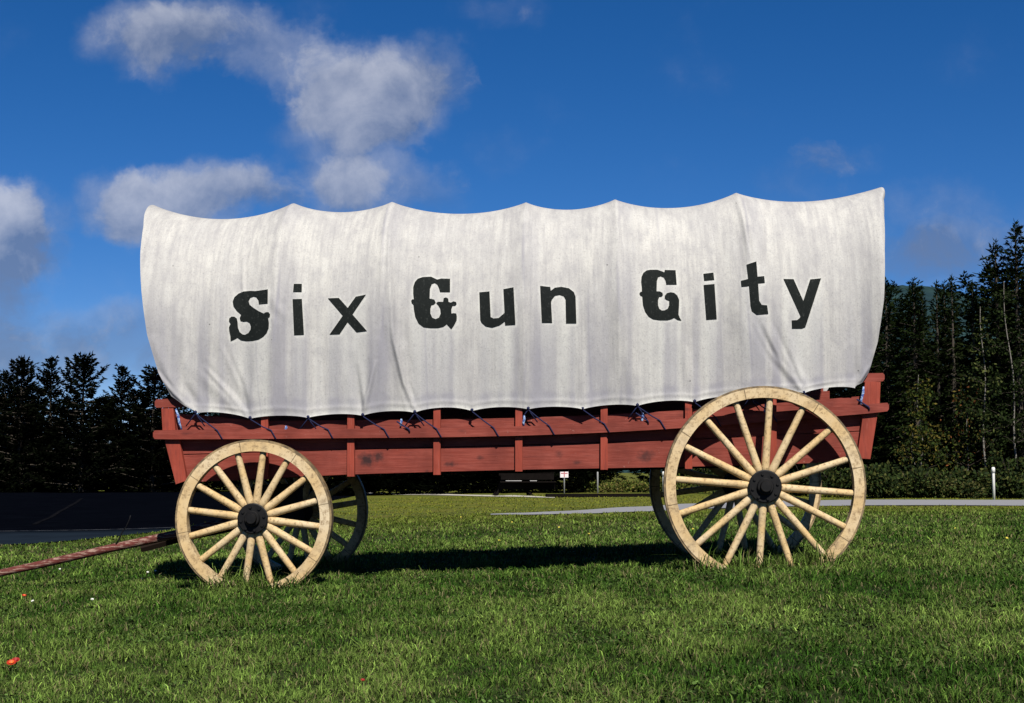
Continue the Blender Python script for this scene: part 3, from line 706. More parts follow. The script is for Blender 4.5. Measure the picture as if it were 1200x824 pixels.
# tongue
tp = [(-75, 688.5), (-20, 676), (50, 661), (130, 642.5), (205, 626.5), (300, 604)]
pts = [Vector((wp(px, py, WC)[0], WC, wp(px, py, WC)[1])) for px, py in tp]
bm = bmesh.new(); tube(bm, pts, [.026, .027, .029, .031, .034, .042], 12); link_bm('tongue', bm, MPOLE, wagon, True)
bm = bmesh.new(); hp = [(166, 642.5), (215, 629), (296, 612)]
tube(bm, [Vector((wp(px, py, WC + .15)[0], WC + .15, wp(px, py, WC + .15)[1])) for px, py in hp], [.036, .042, .045], 6); link_bm('hound_brace', bm, MDARK, wagon)
bm = bmesh.new(); hk = [(136, 638), (139, 633), (143, 624), (148, 617), (152, 608), (153, 604)]
tube(bm, [Vector((wp(px, py, WC - .02)[0], WC - .02, wp(px, py, WC - .02)[1])) for px, py in hk], [.008, .006, .005, .004, .004, .003], 6); link_bm('hook_rod', bm, MHUB, wagon, True)

# ---- canvas cover
TIES = [(229, 484.5), (293, 491), (361, 490), (425, 487.5), (486, 484), (553, 482), (619, 480), (683, 480), (747, 476), (814, 471.5), (879, 466), (942, 461), (1002, 455)]
PEAK = [(184, 240.5), (348, 238.5), (462, 237), (617, 237.5), (720, 234), (860, 226.5), (1036, 217)]
SAG = [18.0, 11.5, 14.0, 10.5, 14.0, 15.0]
EDGE_L = [(229, 484.5, .14), (214, 474, .12), (200, 464, .10), (184, 436, .07), (171, 392, .05), (164, 340, .05), (159, 292, .07), (160, 276, .12), (163, 262, .22), (169, 250, .45), (184, 241, .88)]
EDGE_R = [(1002, 455, .14), (1011, 449, .12), (1019, 437, .10), (1030, 400, .06), (1037, 350, .05), (1040, 290, .06), (1040, 250, .2), (1038.5, 232, .4), (1036, 222, .85)]
HEMW, AW, BV = .135, .80, .95
pk = [wp(px, py, WC) for px, py in PEAK]; pkx = np.array([p[0] for p in pk]); pkz = np.array([p[1] - .012 for p in pk])
def edge(E):
    q = [wp(px, py, w) for px, py, w in E]; return np.array([p[1] for p in q]), np.array([p[0] for p in q])
ELz, ELx = edge(EDGE_L); ERz, ERx = edge(EDGE_R)
tz = np.array([wp(px, py, HEMW) for px, py in TIES]); tx, thz = tz[:, 0], tz[:, 1]
FOLDS = [([(455, 300), (462, 400), (474, 450), (487, 482)], .013, 2.4), ([(895, 380), (915, 425), (941, 460)], .008, 2.4), ([(902, 372), (925, 420), (942, 458)], -.006, 2.4), ([(878, 368), (900, 410), (936, 459)], .006, 2.4), ([(286, 250), (284, 330), (287, 360)], .006, 1.8), ([(229, 484), (205, 462), (183, 436)], .011, 2.2), ([(293, 491), (270, 462), (240, 430)], .007, 2.4), ([(293, 491), (283, 450), (262, 400)], -.005, 2.4), ([(425, 487), (433, 455), (440, 425)], .010, 2.2), ([(425, 487), (421, 460), (418, 430)], -.008, 2.2), ([(1002, 455), (1012, 440), (1024, 424)], .010, 2.2), ([(862, 228), (872, 262), (882, 310)], .012, 2.6), ([(350, 240), (343, 300), (330, 352)], .006, 2.6), ([(462, 238), (457, 270), (455, 310)], .010, 2.4),  # polyline in the picture, depth, width in pixels
    ([(462, 238), (456, 320), (458, 380), (470, 430), (486, 484)], .020, 6), ([(348, 238), (338, 330), (318, 410), (293, 491)], .012, 8),
    ([(866, 235), (880, 300), (884, 320)], .016, 6), ([(893, 375), (915, 420), (942, 461)], .015, 6), ([(880, 365), (905, 410), (938, 461)], -.009, 6), ([(915, 372), (930, 420), (943, 461)], .009, 5),
    ([(180, 400), (205, 455), (229, 484)], .014, 5), ([(205, 400), (215, 450), (229, 484)], -.012, 5), ([(225, 430), (270, 470), (293, 491)], .009, 6), ([(250, 410), (275, 455), (293, 491)], -.008, 6), ([(300, 380), (299, 440), (293, 491)], .012, 6),
    ([(440, 400), (434, 450), (425, 487)], .012, 4), ([(412, 420), (418, 460), (425, 487)], -.009, 4), ([(365, 400), (362, 450), (361, 490)], .008, 6),
    ([(475, 420), (480, 455), (486, 484)], -.014, 5), ([(617, 240), (612, 330), (614, 420), (619, 480)], .010, 8), ([(720, 235), (722, 330), (735, 420), (747, 476)], .009, 9), ([(553, 420), (553, 482)], .007, 5),
    ([(683, 420), (683, 480)], .007, 5), ([(800, 400), (814, 471)], .008, 6), ([(1020, 415), (1012, 440), (1002, 455)], .014, 4), ([(1000, 410), (1003, 440), (1002, 455)], -.010, 4), ([(1028, 420), (1014, 446), (1002, 455)], -.012, 4),
    ([(313, 340), (325, 360), (335, 372)], .006, 4), ([(860, 228), (852, 330), (880, 420)], .006, 10), ([(165, 290), (172, 340), (190, 420)], .006, 8)]

LET = {}
def conv(pts, ox, oy, s): return [(ox + x / s, oy + y / s) for x, y in pts]
LET['S'] = conv([(440,110),(555,93),(553,265),(447,275),(440,225),(415,190),(385,182),(345,195),(322,235),(335,280),(385,320),(450,360),(505,385),(530,370),(562,368),(582,395),(578,425),(558,440),(568,500),(565,560),(540,620),(500,665),(440,700),(370,715),(290,718),(230,708),(188,678),(150,700),(105,720),(103,660),(88,590),(85,550),(105,510),(85,480),(88,445),(115,423),(150,423),(180,445),(190,490),(195,560),(215,610),(250,638),(280,642),(320,620),(345,580),(350,540),(335,500),(300,480),(260,485),(225,475),(215,440),(232,400),(180,355),(140,300),(130,240),(150,190),(200,145),(260,120),(340,112),(400,115)], 260, 330, 10.3)
LET['i_dot'] = conv([(147,130),(245,130),(243,228),(138,228)], 330, 320, 10.3); LET['i_stem'] = conv([(132,315),(245,312),(270,745),(150,750)], 330, 320, 10.3)
LET['x'] = conv([(558,305),(690,300),(798,420),(895,285),(1018,260),(855,500),(1030,700),(905,715),(797,592),(700,738),(578,742),(738,515)], 330, 320, 10.3)
LET['G'] = conv([(210,100),(310,95),(385,130),(430,118),(540,120),(540,282),(420,282),(405,230),(385,190),(355,172),(320,185),(298,240),(293,360),(320,365),(350,372),(366,405),(366,412),(345,432),(315,440),(303,480),(303,540),(325,590),(365,607),(405,590),(427,540),(420,480),(400,445),(376,420),(374,410),(395,398),(425,398),(455,400),(462,355),(490,345),(518,360),(522,400),(550,408),(580,392),(612,400),(620,425),(605,445),(570,448),(555,490),(557,540),(585,535),(615,540),(622,575),(620,620),(590,680),(555,730),(500,668),(460,700),(390,715),(300,715),(220,705),(160,660),(120,580),(105,500),(98,435),(78,415),(70,385),(85,368),(103,370),(95,300),(95,220),(115,160),(150,120)], 475, 315, 10.3)
LET['u'] = conv([(62,162),(172,152),(185,430),(215,445),(270,440),(335,385),(322,128),(432,107),(452,512),(342,520),(338,478),(280,520),(200,545),(130,530),(85,490),(72,460)], 555, 325, 9.23)
LET['n'] = conv([(720,92),(830,105),(835,145),(880,112),(950,103),(1030,118),(1085,160),(1103,210),(1112,498),(1000,498),(995,240),(975,205),(930,190),(880,200),(848,240),(838,270),(850,492),(738,492)], 555, 325, 9.23)
LET['C'] = conv([(200,72),(300,72),(365,95),(395,108),(400,75),(550,78),(565,278),(422,278),(410,220),(385,178),(345,162),(310,175),(292,230),(288,370),(330,370),(370,390),(375,425),(355,445),(325,445),(308,490),(308,560),(325,610),(360,635),(400,632),(440,610),(462,560),(462,500),(430,490),(400,470),(402,430),(430,395),(480,382),(530,390),(575,430),(600,490),(597,580),(590,690),(605,730),(632,775),(580,765),(530,735),(490,755),(440,768),(330,768),(240,755),(180,720),(130,650),(100,560),(90,440),(65,430),(50,400),(65,378),(85,375),(85,320),(75,240),(80,170),(105,115),(150,82)], 745, 310, 11.77)
LET['i2_dot'] = conv([(95,215),(217,200),(227,288),(105,300)], 815, 300, 10.3); LET['i2_stem'] = conv([(98,350),(230,338),(257,762),(130,770)], 815, 300, 10.3)
LET['t'] = conv([(615,105),(735,65),(750,250),(830,242),(838,325),(757,332),(770,540),(800,590),(865,595),(880,700),(740,710),(680,665),(665,600),(645,365),(555,372),(547,300),(635,278)], 815, 300, 10.3)
LET['y'] = conv([(135,122),(258,125),(375,388),(458,128),(590,115),(415,660),(400,705),(360,722),(238,722),(235,622),(300,620),(335,590),(340,570)], 905, 315, 10.3)

def inside(poly, X, Y):
    c = np.zeros(X.shape, bool); n = len(poly)
    for i in range(n):
        x0, y0 = poly[i]; x1, y1 = poly[(i + 1) % n]
        if y0 == y1: continue
        c ^= ((y0 > Y) != (y1 > Y)) & (X < (x1 - x0) * (Y - y0) / (y1 - y0) + x0)
    return c
def px_arr(x, w, z):
    Px = x * WX.x + w * WW.x; Py = 10 + x * WX.y + w * WW.y; Pz = z - CAM_Z
    c, s = math.cos(PITCH), math.sin(PITCH); f = Py * c + Pz * s; u = -Py * s + Pz * c
    return 600 + Px / f * FPX, 412 - u / f * FPX
def cover():
    NU = 720; NN = 240; NF = 70
    # columns: pack a few extra at the bows
    sx = np.linspace(pkx[0], pkx[-1], NU)
    q = np.zeros(NU); pan = np.clip(np.searchsorted(pkx, sx, 'right') - 1, 0, 5); q = (sx - pkx[pan]) / (pkx[pan + 1] - pkx[pan])
    sagm = np.array(SAG) * (10.85 / FPX); shape = np.clip(4 * q * (1 - q), 0, 1) ** .92
    ztop = pkz[pan] * (1 - q) + pkz[pan + 1] * q - sagm[pan] * shape
    ztop = ztop - .06 * np.clip(1 - (pkx[-1] - sx) / .05, 0, 1) ** 2
    t = np.concatenate([np.linspace(0, 1, NN), 1 + np.linspace(0, 1, NF + 1)[1:]])
    tt = np.where(t <= 1, t, 2 - t)
    far = t > 1
    T = tt[:, None]; SX = sx[None, :]
    # hem line
    xl0, xr0 = ELx[0], ERx[0]
    def warp(z, S):
        dl = np.interp(z, ELz, ELx) - pkx[0]; dr = np.interp(z, ERz, ERx) - pkx[-1]
        wl = np.clip(1 - (S - pkx[0]) / (pkx[1] - pkx[0]), 0, 1); wr_ = np.clip(1 - (pkx[-1] - S) / (pkx[-1] - pkx[-2]), 0, 1)
        return S + dl * wl ** 1.2 + dr * wr_ ** 1.2
    hx = sx.copy()
    hx = sx + (xl0 - pkx[0]) * np.clip(1 - (sx - pkx[0]) / (pkx[1] - pkx[0]), 0, 1) ** 1.2 + (xr0 - pkx[-1]) * np.clip(1 - (pkx[-1] - sx) / (pkx[-1] - pkx[-2]), 0, 1) ** 1.2
    hz = np.interp(hx, tx, thz); k = np.clip(np.searchsorted(tx, hx, 'right') - 1, 0, len(tx) - 2); qq = np.clip((hx - tx[k]) / (tx[k + 1] - tx[k]), 0, 1)
    scal = np.array([4, 3.5, 3.5, 4, 5.5, 4, 3.5, 3.5, 4, 4, 4, 4])[k] / FPX * 10.1
    hz = hz + scal * np.clip(4 * qq * (1 - qq), 0, 1) ** .8
    HZ = hz[None, :]; ZT = ztop[None, :]
    HW = ZT - BV - HZ
    K = .40
    a = np.clip(T / K, 0, 1); phi = np.clip((T - K) / (1 - K), 0, 1) * math.pi / 2
    hw0 = WC - HEMW
    bul = hw0 + (AW - hw0) * np.sin(a * math.pi / 2)
    Z = np.where(T <= K, HZ + HW * a, HZ + HW + BV * np.sin(phi))
    half = np.where(T <= K, bul, AW * np.cos(phi) ** .96)
    # cloth between the bows sinks in
    sink = .048 * shape[None, :] * np.sin(np.clip(T * 1.15, 0, 1) * math.pi) ** .7 * np.cos(phi)
    half = half - sink
    X = warp(Z, SX * np.ones_like(T))
    hemfade = sstep(0, .03, T); X = X * hemfade + (hx[None, :] + 0 * T) * (1 - hemfade)
    W = np.where(far[:, None], WC + half, WC - half)
    # small random cloth
    r = np.random.default_rng(5)
    wob = np.zeros_like(X)
    for i in range(26):
        kx = r.uniform(3, 26); kz = r.uniform(-1.2, 1.2); wob += np.sin(X * kx + (Z + X * .1 * r.normal()) * kz * 2 + r.uniform(0, 6.28)) * .0075 / (1 + kx * .22)
    wob *= (.35 + .65 * (1 - T)) * np.cos(phi) ** .5
    # hem fullness, little gathers between ties
    wob += .007 * np.cos(2 * math.pi * qq)[None, :] * np.exp(-T / .10)
    wob += .003 * np.exp(-((T - .03) / .010) ** 2)
    PX, PY = px_arr(X, W, Z)
    near = ~far[:, None]
    dis = np.zeros_like(X)
    for pl_, amp, wd in FOLDS:
        best = np.full(X.shape, 1e9); sg = np.zeros_like(X); prog = np.zeros_like(X)
        tot = len(pl_) - 1
        for i in range(tot):
            ax, ay = pl_[i]; bx, by = pl_[i + 1]; vx, vy = bx - ax, by - ay; L2 = vx * vx + vy * vy
            s_ = np.clip(((PX - ax) * vx + (PY - ay) * vy) / L2, 0, 1); ddx = PX - (ax + s_ * vx); ddy = PY - (ay + s_ * vy); d = np.hypot(ddx, ddy)
            m = d < best; best = np.where(m, d, best); prog = np.where(m, (i + s_) / tot, prog)
        taper = np.sin(np.clip(prog * .93 + .05, 0, 1) * math.pi) ** .6 * (.5 + .5 * prog)
        dis += amp * np.exp(-(best / wd) ** 2) * taper - .45 * amp * np.exp(-((best - 2.0 * wd) / wd) ** 2) * taper
    W = W - np.where(near, dis + wob, -wob)
    # stains: rain-washed cloth round and below the letters
    gx0, gy0 = 140, 210; GW, GH = 920, 300
    GX, GY = np.meshgrid(np.arange(GW) + gx0 + .5, np.arange(GH) + gy0 + .5)
    m = np.zeros((GH, GW), bool)
    for p in LET.values(): m |= inside(p, GX, GY)
    m = m.astype(float)
    def blur(a_, n, axis):
        for _ in range(n):
            a_ = (np.roll(a_, 1, axis) + 2 * a_ + np.roll(a_, -1, axis)) / 4
        return a_
    halo = np.clip(blur(blur(m, 5, 0), 5, 1) * 3.2, 0, 1)
    halo = np.maximum(halo, np.roll(halo, (2, 1), (0, 1)))
    st = np.zeros_like(m); run = np.zeros(GW); colr = np.clip(blur(r.uniform(-.2, 1.5, GW)[None], 3, 1)[0], .1, 1)
    for j in range(GH):
        run = np.maximum(run * .9935, m[j] * colr); st[j] = run
    st = blur(st, 7, 1) * .72
    wash = np.clip(np.maximum(halo * (.42 + .55 * blur(blur(r.uniform(0, 1, m.shape), 6, 0), 6, 1) * 1.0), st), 0, 1)
    # grey drip bands between the washed streaks and a soiled line above the hem
    ix = np.clip((PX - gx0).astype(int), 0, GW - 1); iy = np.clip((PY - gy0).astype(int), 0, GH - 1)
    wv = np.where(near, wash[iy, ix], 0.0)
    gr_ = blur(r.uniform(0, 1, GW)[None], 40, 1)[0]; gr_ = np.clip((gr_ - gr_.mean()) * 9 + .35, 0, 1)
    grime_shade = gr_[ix] * sstep(310, 430, PY) * .8 * (1 - wv) * near
    hemd = (T * 1.0); grime_shade = np.clip(grime_shade + .55 * np.exp(-((hemd - .055) / .02) ** 2) * (.4 + .6 * gr_[ix]), 0, 1)
    for k_, b_ in enumerate(pkx[1:-1]):
        off = SX + .015 * np.sin(Z * 5 + k_) - b_
        grime_shade = np.clip(grime_shade + (.62 * np.exp(-((off - .01) / .010) ** 2) + .42 * np.exp(-((off - .075) / .065) ** 2)) * (.55 + .45 * np.sin(Z * 7 + 2 * k_)) * near, 0, 1)  # seam line at each bow, plus soft shade painted along one side
    for b_ in (-1.86, -.62, .55, 1.05, 2.2):
        grime_shade = np.clip(grime_shade + .42 * np.exp(-((SX + .01 * np.sin(Z * 4) - b_) / .006) ** 2) * sstep(-.2, .6, np.sin(Z * 3.1 + b_ * 5)) * near, 0, 1)
    wv = np.maximum(wv, .75 * np.exp(-(hemd / .018) ** 2))
    n, mm = X.shape; idx = np.arange(n * mm).reshape(n, mm)
    f = np.stack([idx[:-1, :-1], idx[:-1, 1:], idx[1:, 1:], idx[1:, :-1]], -1)
    me = mesh_np('canvas_cover', np.stack([X, W, Z], -1).reshape(-1, 3), f, 4)
    set_float(me, wv.ravel(), 'wash'); set_float(me, grime_shade.ravel(), 'grime_shade')
    o = link_mesh('canvas_cover', me, MCAN, wagon, True)
    return o, (PX[:NN], PY[:NN], X[:NN], W[:NN], Z[:NN])
cover_o, grid = cover()
tag(cover_o, 'off-white canvas cover lettered Six Gun City')

def lettering():
    """each letter is laid on the cloth, 3 mm proud of it"""
    from mathutils.bvhtree import BVHTree
    PX, PY, X, W, Z = grid
    n, m = X.shape; st = 2
    V = np.stack([X, W, Z], -1)[::st, ::st]; n2, m2 = V.shape[:2]; idx = np.arange(n2 * m2).reshape(n2, m2)
    F = np.stack([idx[:-1, :-1], idx[:-1, 1:], idx[1:, 1:], idx[1:, :-1]], -1).reshape(-1, 4)
    bvh = BVHTree.FromPolygons([tuple(v) for v in V.reshape(-1, 3)], [tuple(q) for q in F])
    cl = Vector(((CAMP - O).dot(WX), (CAMP - O).dot(WW), CAMP.z))
    names = {'i_dot': 'i_stem', 'i2_dot': 'i2_stem'}
    done = {}
    for key, poly in LET.items():
        bm = bmesh.new()
        vs = [bm.verts.new((x, 0, -y)) for x, y in poly]; bm.faces.new(vs); bm.normal_update()
        bmesh.ops.triangulate(bm, faces=bm.faces, ngon_method='EAR_CLIP')
        for _ in range(5):
            long = [e for e in bm.edges if e.calc_length() > 3.0]
            if not long: break
            bmesh.ops.subdivide_edges(bm, edges=long, cuts=1); bmesh.ops.triangulate(bm, faces=bm.faces)
        for v in bm.verts:
            r = ray(v.co.x, -v.co.z); d = Vector((r.dot(WX), r.dot(WW), r.z)).normalized()
            hit, nrm, _, dist = bvh.ray_cast(cl, d)
            if hit is None: hit = cl + d * 10
            v.co = hit - d * .004
        tgt = 'letter'
        bmesh.ops.recalc_face_normals(bm, faces=bm.faces)
        if names.get(key): done[names[key]] = bm; continue
        if key in done:
            t2 = bpy.data.meshes.new('tmp'); done[key].to_mesh(t2); done[key].free(); bm.from_mesh(t2); bpy.data.meshes.remove(t2)
        me = bpy.data.meshes.new('letter'); bm.to_mesh(me); bm.free()
        link_mesh('letter', me, MLET, cover_o, True)
lettering()

# ropes
def P3(px, py, w):
    x, z = wp(px, py, w); return Vector((x, w, z))
for i, (px, py) in enumerate(TIES[:-1]):
    bm = bmesh.new(); dx = 31 + rng.normal(0, 1.5)
    ry = np.interp(px + dx, [c[0] for c in MIDR], [c[1] for c in MIDR])
    tube(bm, [P3(px, py - 2, .126), P3(px + 1, py + 1, .120), P3(px + dx * .5, (py + ry) / 2 + .5, .122), P3(px + dx * .82, ry - 4.5, .1185), P3(px + dx, ry + 5.2, .1185), P3(px + dx + 1, ry + 6.5, .135)], [.006, .0046, .0046, .0046, .0046, .0046], 6)
    bmesh.ops.create_icosphere(bm, subdivisions=1, radius=.0135, matrix=Matrix.Translation(P3(px, py - 1.5, .122)))
    if i % 2 == 0:
        for s in (-1, 1): tube(bm, [P3(px, py, .122), P3(px + s * 5, py + 7, .16), P3(px + s * 11, py + 15, .17)], .0045, 5)
    link_bm('tie_rope', bm, MROPE, wagon, True)
for px, py, ln in ((335, 499, 7), (470, 491, 9), (614, 487, 12), (753, 484, 12), (897, 473, 12), (206, 479.5, 24), (1012, 453, 23)):
    bm = bmesh.new(); sl = 7 if px == 206 else (-3 if px == 1012 else 0); w = .147 if ln > 20 else .150
    a, c2 = P3(px, py, w), P3(px + sl, py + ln, w)
    tube(bm, [a, a.lerp(c2, .3) + Vector((.003, 0, 0)), a.lerp(c2, .7) - Vector((.004, 0, 0)), c2], [.006, .010, .009, .006], 7)
    link_bm('rope_coil', bm, MROPEP, wagon, True)
for px, py in ((1004, 474), (465, 500), (745, 490)):
    bm = bmesh.new(); tube(bm, [P3(px, py - 6, .119), P3(px + 6, py - 2, .115), P3(px + 14, py + 3, .115), P3(px + 15, py + 6, .117)], .006, 6); link_bm('tie_rope', bm, MROPE, wagon, True)

# ------------------------------------------------------------------ things beyond the wagon
def post(px, py0, py1, d, wd, m, name, label, cat, cap=None):
    x, y = at(px, d); z0 = g1(x, y); h = ray(px, py0).z / ray(px, py0).y * d + CAM_Z - z0
    root = empty(name, (x, y, z0)); bm = bmesh.new(); tube(bm, [(0, 0, -.1), (0, 0, h - .03), (0, 0, h)], [wd / 2, wd / 2, wd / 2 * .7], 10); link_bm('shaft', bm, m, root, True)
    if cap:
        bm = bmesh.new(); tube(bm, [(0, 0, h - .14), (0, 0, h - .02), (0, 0, h + .012)], [wd * .66, wd * .66, wd * .4], 10); link_bm('cap', bm, cap, root, True)
    return tag(root, label, cat), z0, h
post(1162, 548, 585, 38.5, .075, MWHITE, 'marker_post', 'white marker post standing beside the road at the right', 'post', MWHITE)
post(777, 553, 580, 46, .075, MWHITE, 'marker_post', 'white marker post glimpsed just left of the rear wheel', 'post', MWHITE)
post(700, 553, 580, 50, .06, MSTEEL, 'steel_post', 'plain grey post glimpsed right of the red cross sign', 'post')
sg, z0, h = post(661, 550, 580, 47, .045, MSTEEL, 'road_sign', 'small white square sign with a red cross on a thin post', 'sign')
def sign_face():
    s = 9.5 / FPX * 47; bm = bmesh.new(); box(bm, Vector((0, -.035, h - s / 2)), (s, .012, s * 1.05)); link_bm('panel', bm, MSIGN, sg, bevel=.003)
    bm = bmesh.new(); box(bm, Vector((0, -.043, h - s / 2)), (s * .12, .003, s * .86)); link_bm('red_mark', bm, MSIGNR, sg)
    bm = bmesh.new(); box(bm, Vector((0, -.0445, h - s / 2)), (s * .82, .003, s * .10)); link_bm('red_mark', bm, MSIGNR, sg)
sign_face()
def picnic_table():
    d = 45.5; x, y = at(600, d); z = g1(x, y); r = empty('picnic_table', (x, y, z), RAD(4))
    tag(r, 'dark picnic table with painted sunlit patches and splayed legs seen under the wagon', 'picnic table')
    k = d / FPX; L = 1.75
    bm = bmesh.new()
    for j in range(5): box(bm, Vector((.45, -.3 + j * .15, .74)), (L, .14, .04))
    link_bm('tabletop', bm, MTABLE, r, bevel=.004)
    bm = bmesh.new()
    for j in range(3): box(bm, Vector((-.05, -.30 + j * .15, .80)), (.42, .13, .09))
    link_bm('painted_glint', bm, MTOP, r, bevel=.003)  # pale pieces paint sunlit highlights on the dark top and bench
    bm = bmesh.new(); box(bm, Vector((.0, -.68, .465)), (.5, .2, .02)); link_bm('painted_glint', bm, MTOP, r, bevel=.003)
    bm = bmesh.new(); box(bm, Vector((.62, -.70, .465)), (.22, .12, .02)); link_bm('painted_glint', bm, MTOP, r, bevel=.003)
    for s in (-1, 1):
        bm = bmesh.new(); box(bm, Vector((.45, s * .68, .43)), (L, .26, .045)); link_bm('bench', bm, MTABLE, r, bevel=.004)
        bm = bmesh.new(); box(bm, Vector((.45, s * .52, .60)), (L * .96, .05, .20)); link_bm('skirt_board', bm, MTABLE, r)
    bm = bmesh.new(); box(bm, Vector((.45, -.50, .30)), (L * 1.0, .05, .20)); link_bm('brace', bm, MTABLE, r)
    for s in (-1, 1):
        for q in (-1, 1):
            bm = bmesh.new(); tube(bm, [(.02 + s * .22, q * .25, .72), (.02 + s * .42, q * .45, .2), (.02 + s * .58, q * .5, -.02)], .05, 6); link_bm('leg', bm, MTABLE, r)
picnic_table()
def timber():
    a, c2 = gp(640, 583.2), gp(785, 582.6); d = (c2 - a); L = d.length
    bm = bmesh.new(); box(bm, Vector((L / 2, 0, .04)), (L, .14, .14)); o = link_bm('edging_timber', bm, MTABLE, bevel=.01)
    o.location = (a.x, a.y, a.z); o.rotation_euler = (0, -math.asin(d.z / L), math.atan2(d.y, d.x))
    tag(o, 'long dark timber edging laid along the far side of the lawn', 'edging')
timber()

# ------------------------------------------------------------------ grass
def grass():
    r = np.random.default_rng(9); xs = []; ys = []; hs = []; ws = []
    for (d0, d1, dens, h, w) in ((3.9, 6.2, 8200, .034, .0038), (6.2, 8.6, 5600, .038, .0046), (8.6, 11.5, 3400, .040, .0060), (11.5, 16, 1500, .040, .009), (16, 26, 420, .034, .013), (26, 46, 60, .03, .02)):
        half = lambda d: .37 * d + 1.3
        A = (d1 - d0) * (half(d0) + half(d1)); n = int(A * dens)
        y = np.sqrt(r.uniform(d0 ** 2, d1 ** 2, n)); x = r.uniform(-1, 1, n) * half(y)
        xs.append(x); ys.append(y); hs.append(h * r.lognormal(0, .20, n)); ws.append(w * r.uniform(.7, 1.3, n))
    # taller uncut grass against the wheels
    for cx, cw, rr in ((fx, 0, .5), (rx_, 0, .6), (fx, 2 * WC, .5), (rx_, 2 * WC, .6)):
        n = 1500; lx = cx + r.uniform(-1, 1, n) * rr * .85; lw = cw + r.normal(0, .09, n)
        xs.append(lx * WX.x + lw * WW.x); ys.append(10 + lx * WX.y + lw * WW.y); hs.append(.085 * r.lognormal(0, .35, n)); ws.append(np.full(n, .0065))
    x = np.concatenate(xs); y = np.concatenate(ys); h = np.concatenate(hs); w = np.concatenate(ws)
    # clumping from a smooth pseudo-noise
    def pn(x, y, f, s):
        q = np.random.default_rng(s); v = np.zeros_like(x)
        for _ in range(7):
            a = q.uniform(0, 6.28); k = f * q.uniform(.6, 1.6); v += np.sin((x * math.cos(a) + y * math.sin(a)) * k + q.uniform(0, 6.28))
        return v / 7 ** .5 / .7
    c1 = pn(x, y, 7, 1); c2 = pn(x, y, 1.6, 2); c3 = pn(x, y, 26, 3)
    keep = ~lot_mask(x, y) & ~road_mask(x, y) & (r.random(len(x)) < np.clip(.86 + .16 * c3 + .06 * c1, .55, 1))
    x, y, h, w, c1, c2, c3 = [a[keep] for a in (x, y, h, w, c1, c2, c3)]
    n = len(x); h = h * np.clip(1 + .20 * c1 + .20 * c3, .62, 1.5)
    az = r.uniform(0, 6.28, n); lean = np.abs(r.normal(0, .95, n)) + .12
    fa = r.uniform(0, 6.28, n)
    z = gz(x, y) - .004
    dx, dy = np.cos(az) * lean, np.sin(az) * lean
    b0 = np.stack([x, y, z], -1); sd = np.stack([np.cos(fa), np.sin(fa), np.zeros(n)], -1) * (w / 2)[:, None]
    mid = b0 + np.stack([dx * h * .35, dy * h * .35, h * .62], -1); tip = b0 + np.stack([dx * h * .95, dy * h * .95, h * (1 - .28 * np.clip(lean, 0, 1.4))], -1)
    V = np.stack([b0 - sd, b0 + sd, mid + sd * .85, tip, mid - sd * .85], 1).reshape(-1, 3)
    k = np.arange(n) * 5
    F = np.stack([k, k + 1, k + 2, k, k + 2, k + 4, k + 4, k + 2, k + 3], -1).reshape(-1, 3)
    t = np.clip(.42 + .22 * c2 + .24 * c1 + r.normal(0, .30, n), 0, 1)[:, None]
    col = np.array([.020, .054, .005]) * (1 - t) + np.array([.104, .158, .030]) * t
    col = col * r.lognormal(0, .50, n)[:, None].clip(.3, 2.6)
    dry = (r.random(n) < .09 + .05 * (c1 > .6))[:, None]; col = np.where(dry, np.array([.17, .15, .07]) * r.uniform(.5, 1.1, n)[:, None], col)
    yel = sstep(15, 34, y)[:, None]; col = col * (1 - yel) + np.array([.135, .148, .016]) * (.75 + .5 * t) * yel
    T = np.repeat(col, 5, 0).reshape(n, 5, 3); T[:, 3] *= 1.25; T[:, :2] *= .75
    # clover and other small round leaves low in the sward
    m = 60000; cy = np.sqrt(r.uniform(4.2 ** 2, 11.5 ** 2, m)); cx = r.uniform(-1, 1, m) * (.37 * cy + 1.0)
    ck = (pn(cx, cy, 3.0, 8) + .6 * pn(cx, cy, 11, 9) > .75) & ~lot_mask(cx, cy); cx, cy = cx[ck], cy[ck]; m = len(cx)
    cz = gz(cx, cy) + r.uniform(.012, .036, m); ra_ = r.uniform(.004, .0085, m); ta = r.uniform(0, 6.28, m); tl = r.normal(0, .35, (m, 2))
    ax1 = np.stack([np.cos(ta), np.sin(ta), tl[:, 0]], -1) * ra_[:, None]; ax2 = np.stack([-np.sin(ta), np.cos(ta), tl[:, 1]], -1) * ra_[:, None]; cc = np.stack([cx, cy, cz], -1)
    CV = np.stack([cc - ax1, cc - .55 * ax1 + .8 * ax2, cc + .7 * ax1 + .75 * ax2, cc + .7 * ax1 - .75 * ax2, cc - .55 * ax1 - .8 * ax2], 1).reshape(-1, 3)
    kk = np.arange(m) * 5 + len(V); CF = np.stack([kk, kk + 1, kk + 2, kk, kk + 2, kk + 3, kk, kk + 3, kk + 4], -1).reshape(-1, 3)
    ct = np.repeat(np.array([.050, .085, .020])[None] * r.lognormal(0, .35, m)[:, None], 5, 0)
    V = np.concatenate([V, CV]); F = np.concatenate([F, CF]); T = np.concatenate([T.reshape(-1, 3), ct])
    me = mesh_np('grass', V, F, 3); set_col(me, T.reshape(-1, 3))
    tag(link_mesh('grass', me, MGRASS), 'short green mown grass covering the lawn round the wagon', 'grass', kind='stuff')
grass()

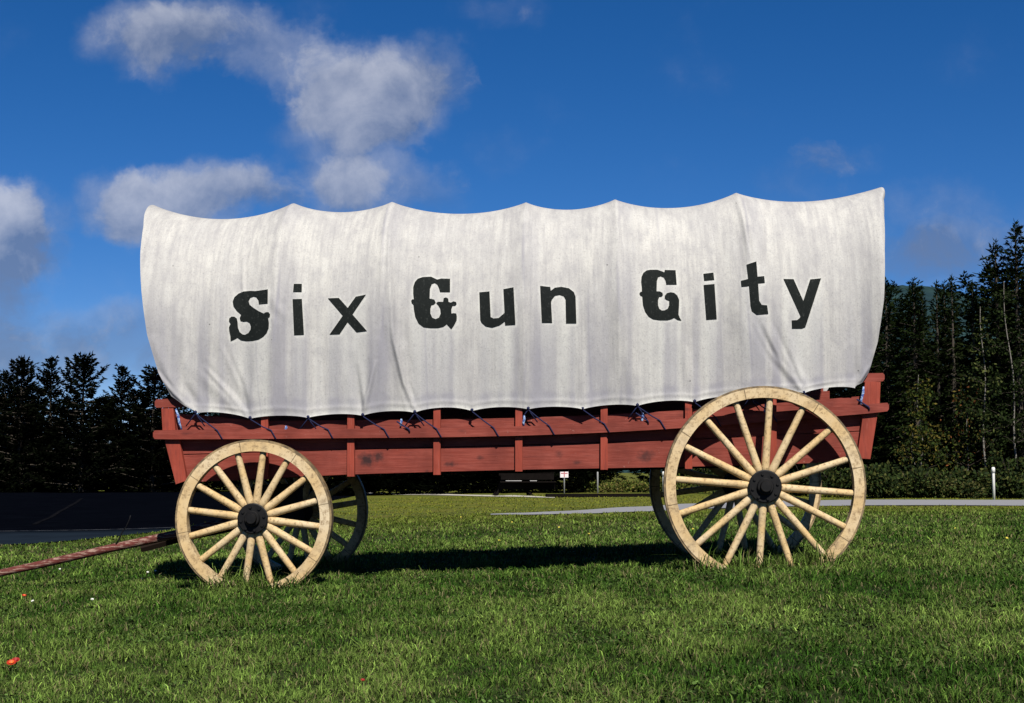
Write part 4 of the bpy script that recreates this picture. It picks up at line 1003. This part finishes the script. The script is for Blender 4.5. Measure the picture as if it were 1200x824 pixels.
def flower(px, py, d_h, size, m1, m2, label, name, group=None, petals=12, tilt=.5):
    p = gp(px, py + d_h); z = g1(p.x, p.y); d = p.y; r = ray(px, py); hh = max(.03, CAM_Z + r.z / r.y * d - z)
    root = empty(name, (p.x, p.y, z), rng.uniform(-.5, .5))
    bm = bmesh.new(); tube(bm, [(0, 0, -.01), (.006, 0, hh * .5), (0, 0, hh)], .0025, 5); link_bm('stem', bm, MSTEM, root, True)
    rot = Matrix.Translation((0, 0, hh)) @ Matrix.Rotation(tilt, 4, 'X')
    for lay, (mm, sc, up) in enumerate(((m1, 1.0, .25), (m2, .55, .6))):
        bm = bmesh.new(); R = size / 2 * sc
        for k in range(petals):
            a = 6.283 * k / petals + lay * .3; ca, sa = math.cos(a), math.sin(a); wd = R * .34
            q = [(ca * R * .1, sa * R * .1, 0), (ca * R * .65 - sa * wd, sa * R * .65 + ca * wd, R * up * .6), (ca * R, sa * R, R * up), (ca * R * .65 + sa * wd, sa * R * .65 - ca * wd, R * up * .6)]
            bm.faces.new([bm.verts.new(rot @ Vector(v)) for v in q])
        o = link_bm('petals' if lay == 0 else 'flower_centre', bm, mm, root)
    return tag(root, label, 'flower', group)
flower(13, 777, 16, .042, MORED, MORANGE, 'bright orange-red flower low in the grass at the left edge', 'hawkweed_flower')
flower(18, 774, 17, .036, MDRED, MDRED, 'dark red half-closed flower behind the bright orange-red one', 'hawkweed_flower')
flower(28, 698, 9, .032, MDRED, MORANGE, 'small red flower in the grass just below the wagon tongue', 'hawkweed_flower')
flower(425, 797, 14, .016, MDRED, MDRED, 'tiny dark red flower in the foreground grass below the front wheel', 'hawkweed_flower')
for px, py in ((600, 612), (655, 618), (690, 626), (585, 634), (720, 640), (1120, 620), (1180, 632), (540, 606), (812, 620)):
    flower(px, py, 3, .026, MYFL, MYFL, 'tiny yellow flower dotting the mown lawn behind the wagon', 'dandelion', 'yellow flowers dotting the lawn', 8, .6)
for px, py in ((70, 667), (173, 671), (182, 669), (108, 704), (166, 679), (38, 706), (340, 668)):
    flower(px, py, 4, .022, MWFL, MWFL, 'tiny white flower in the grass near the wagon tongue', 'clover_flower', 'white flowers near the wagon tongue', 8, .6)
print('tris', sum(len(o.data.polygons) for o in SC.objects if o.type == 'MESH'))
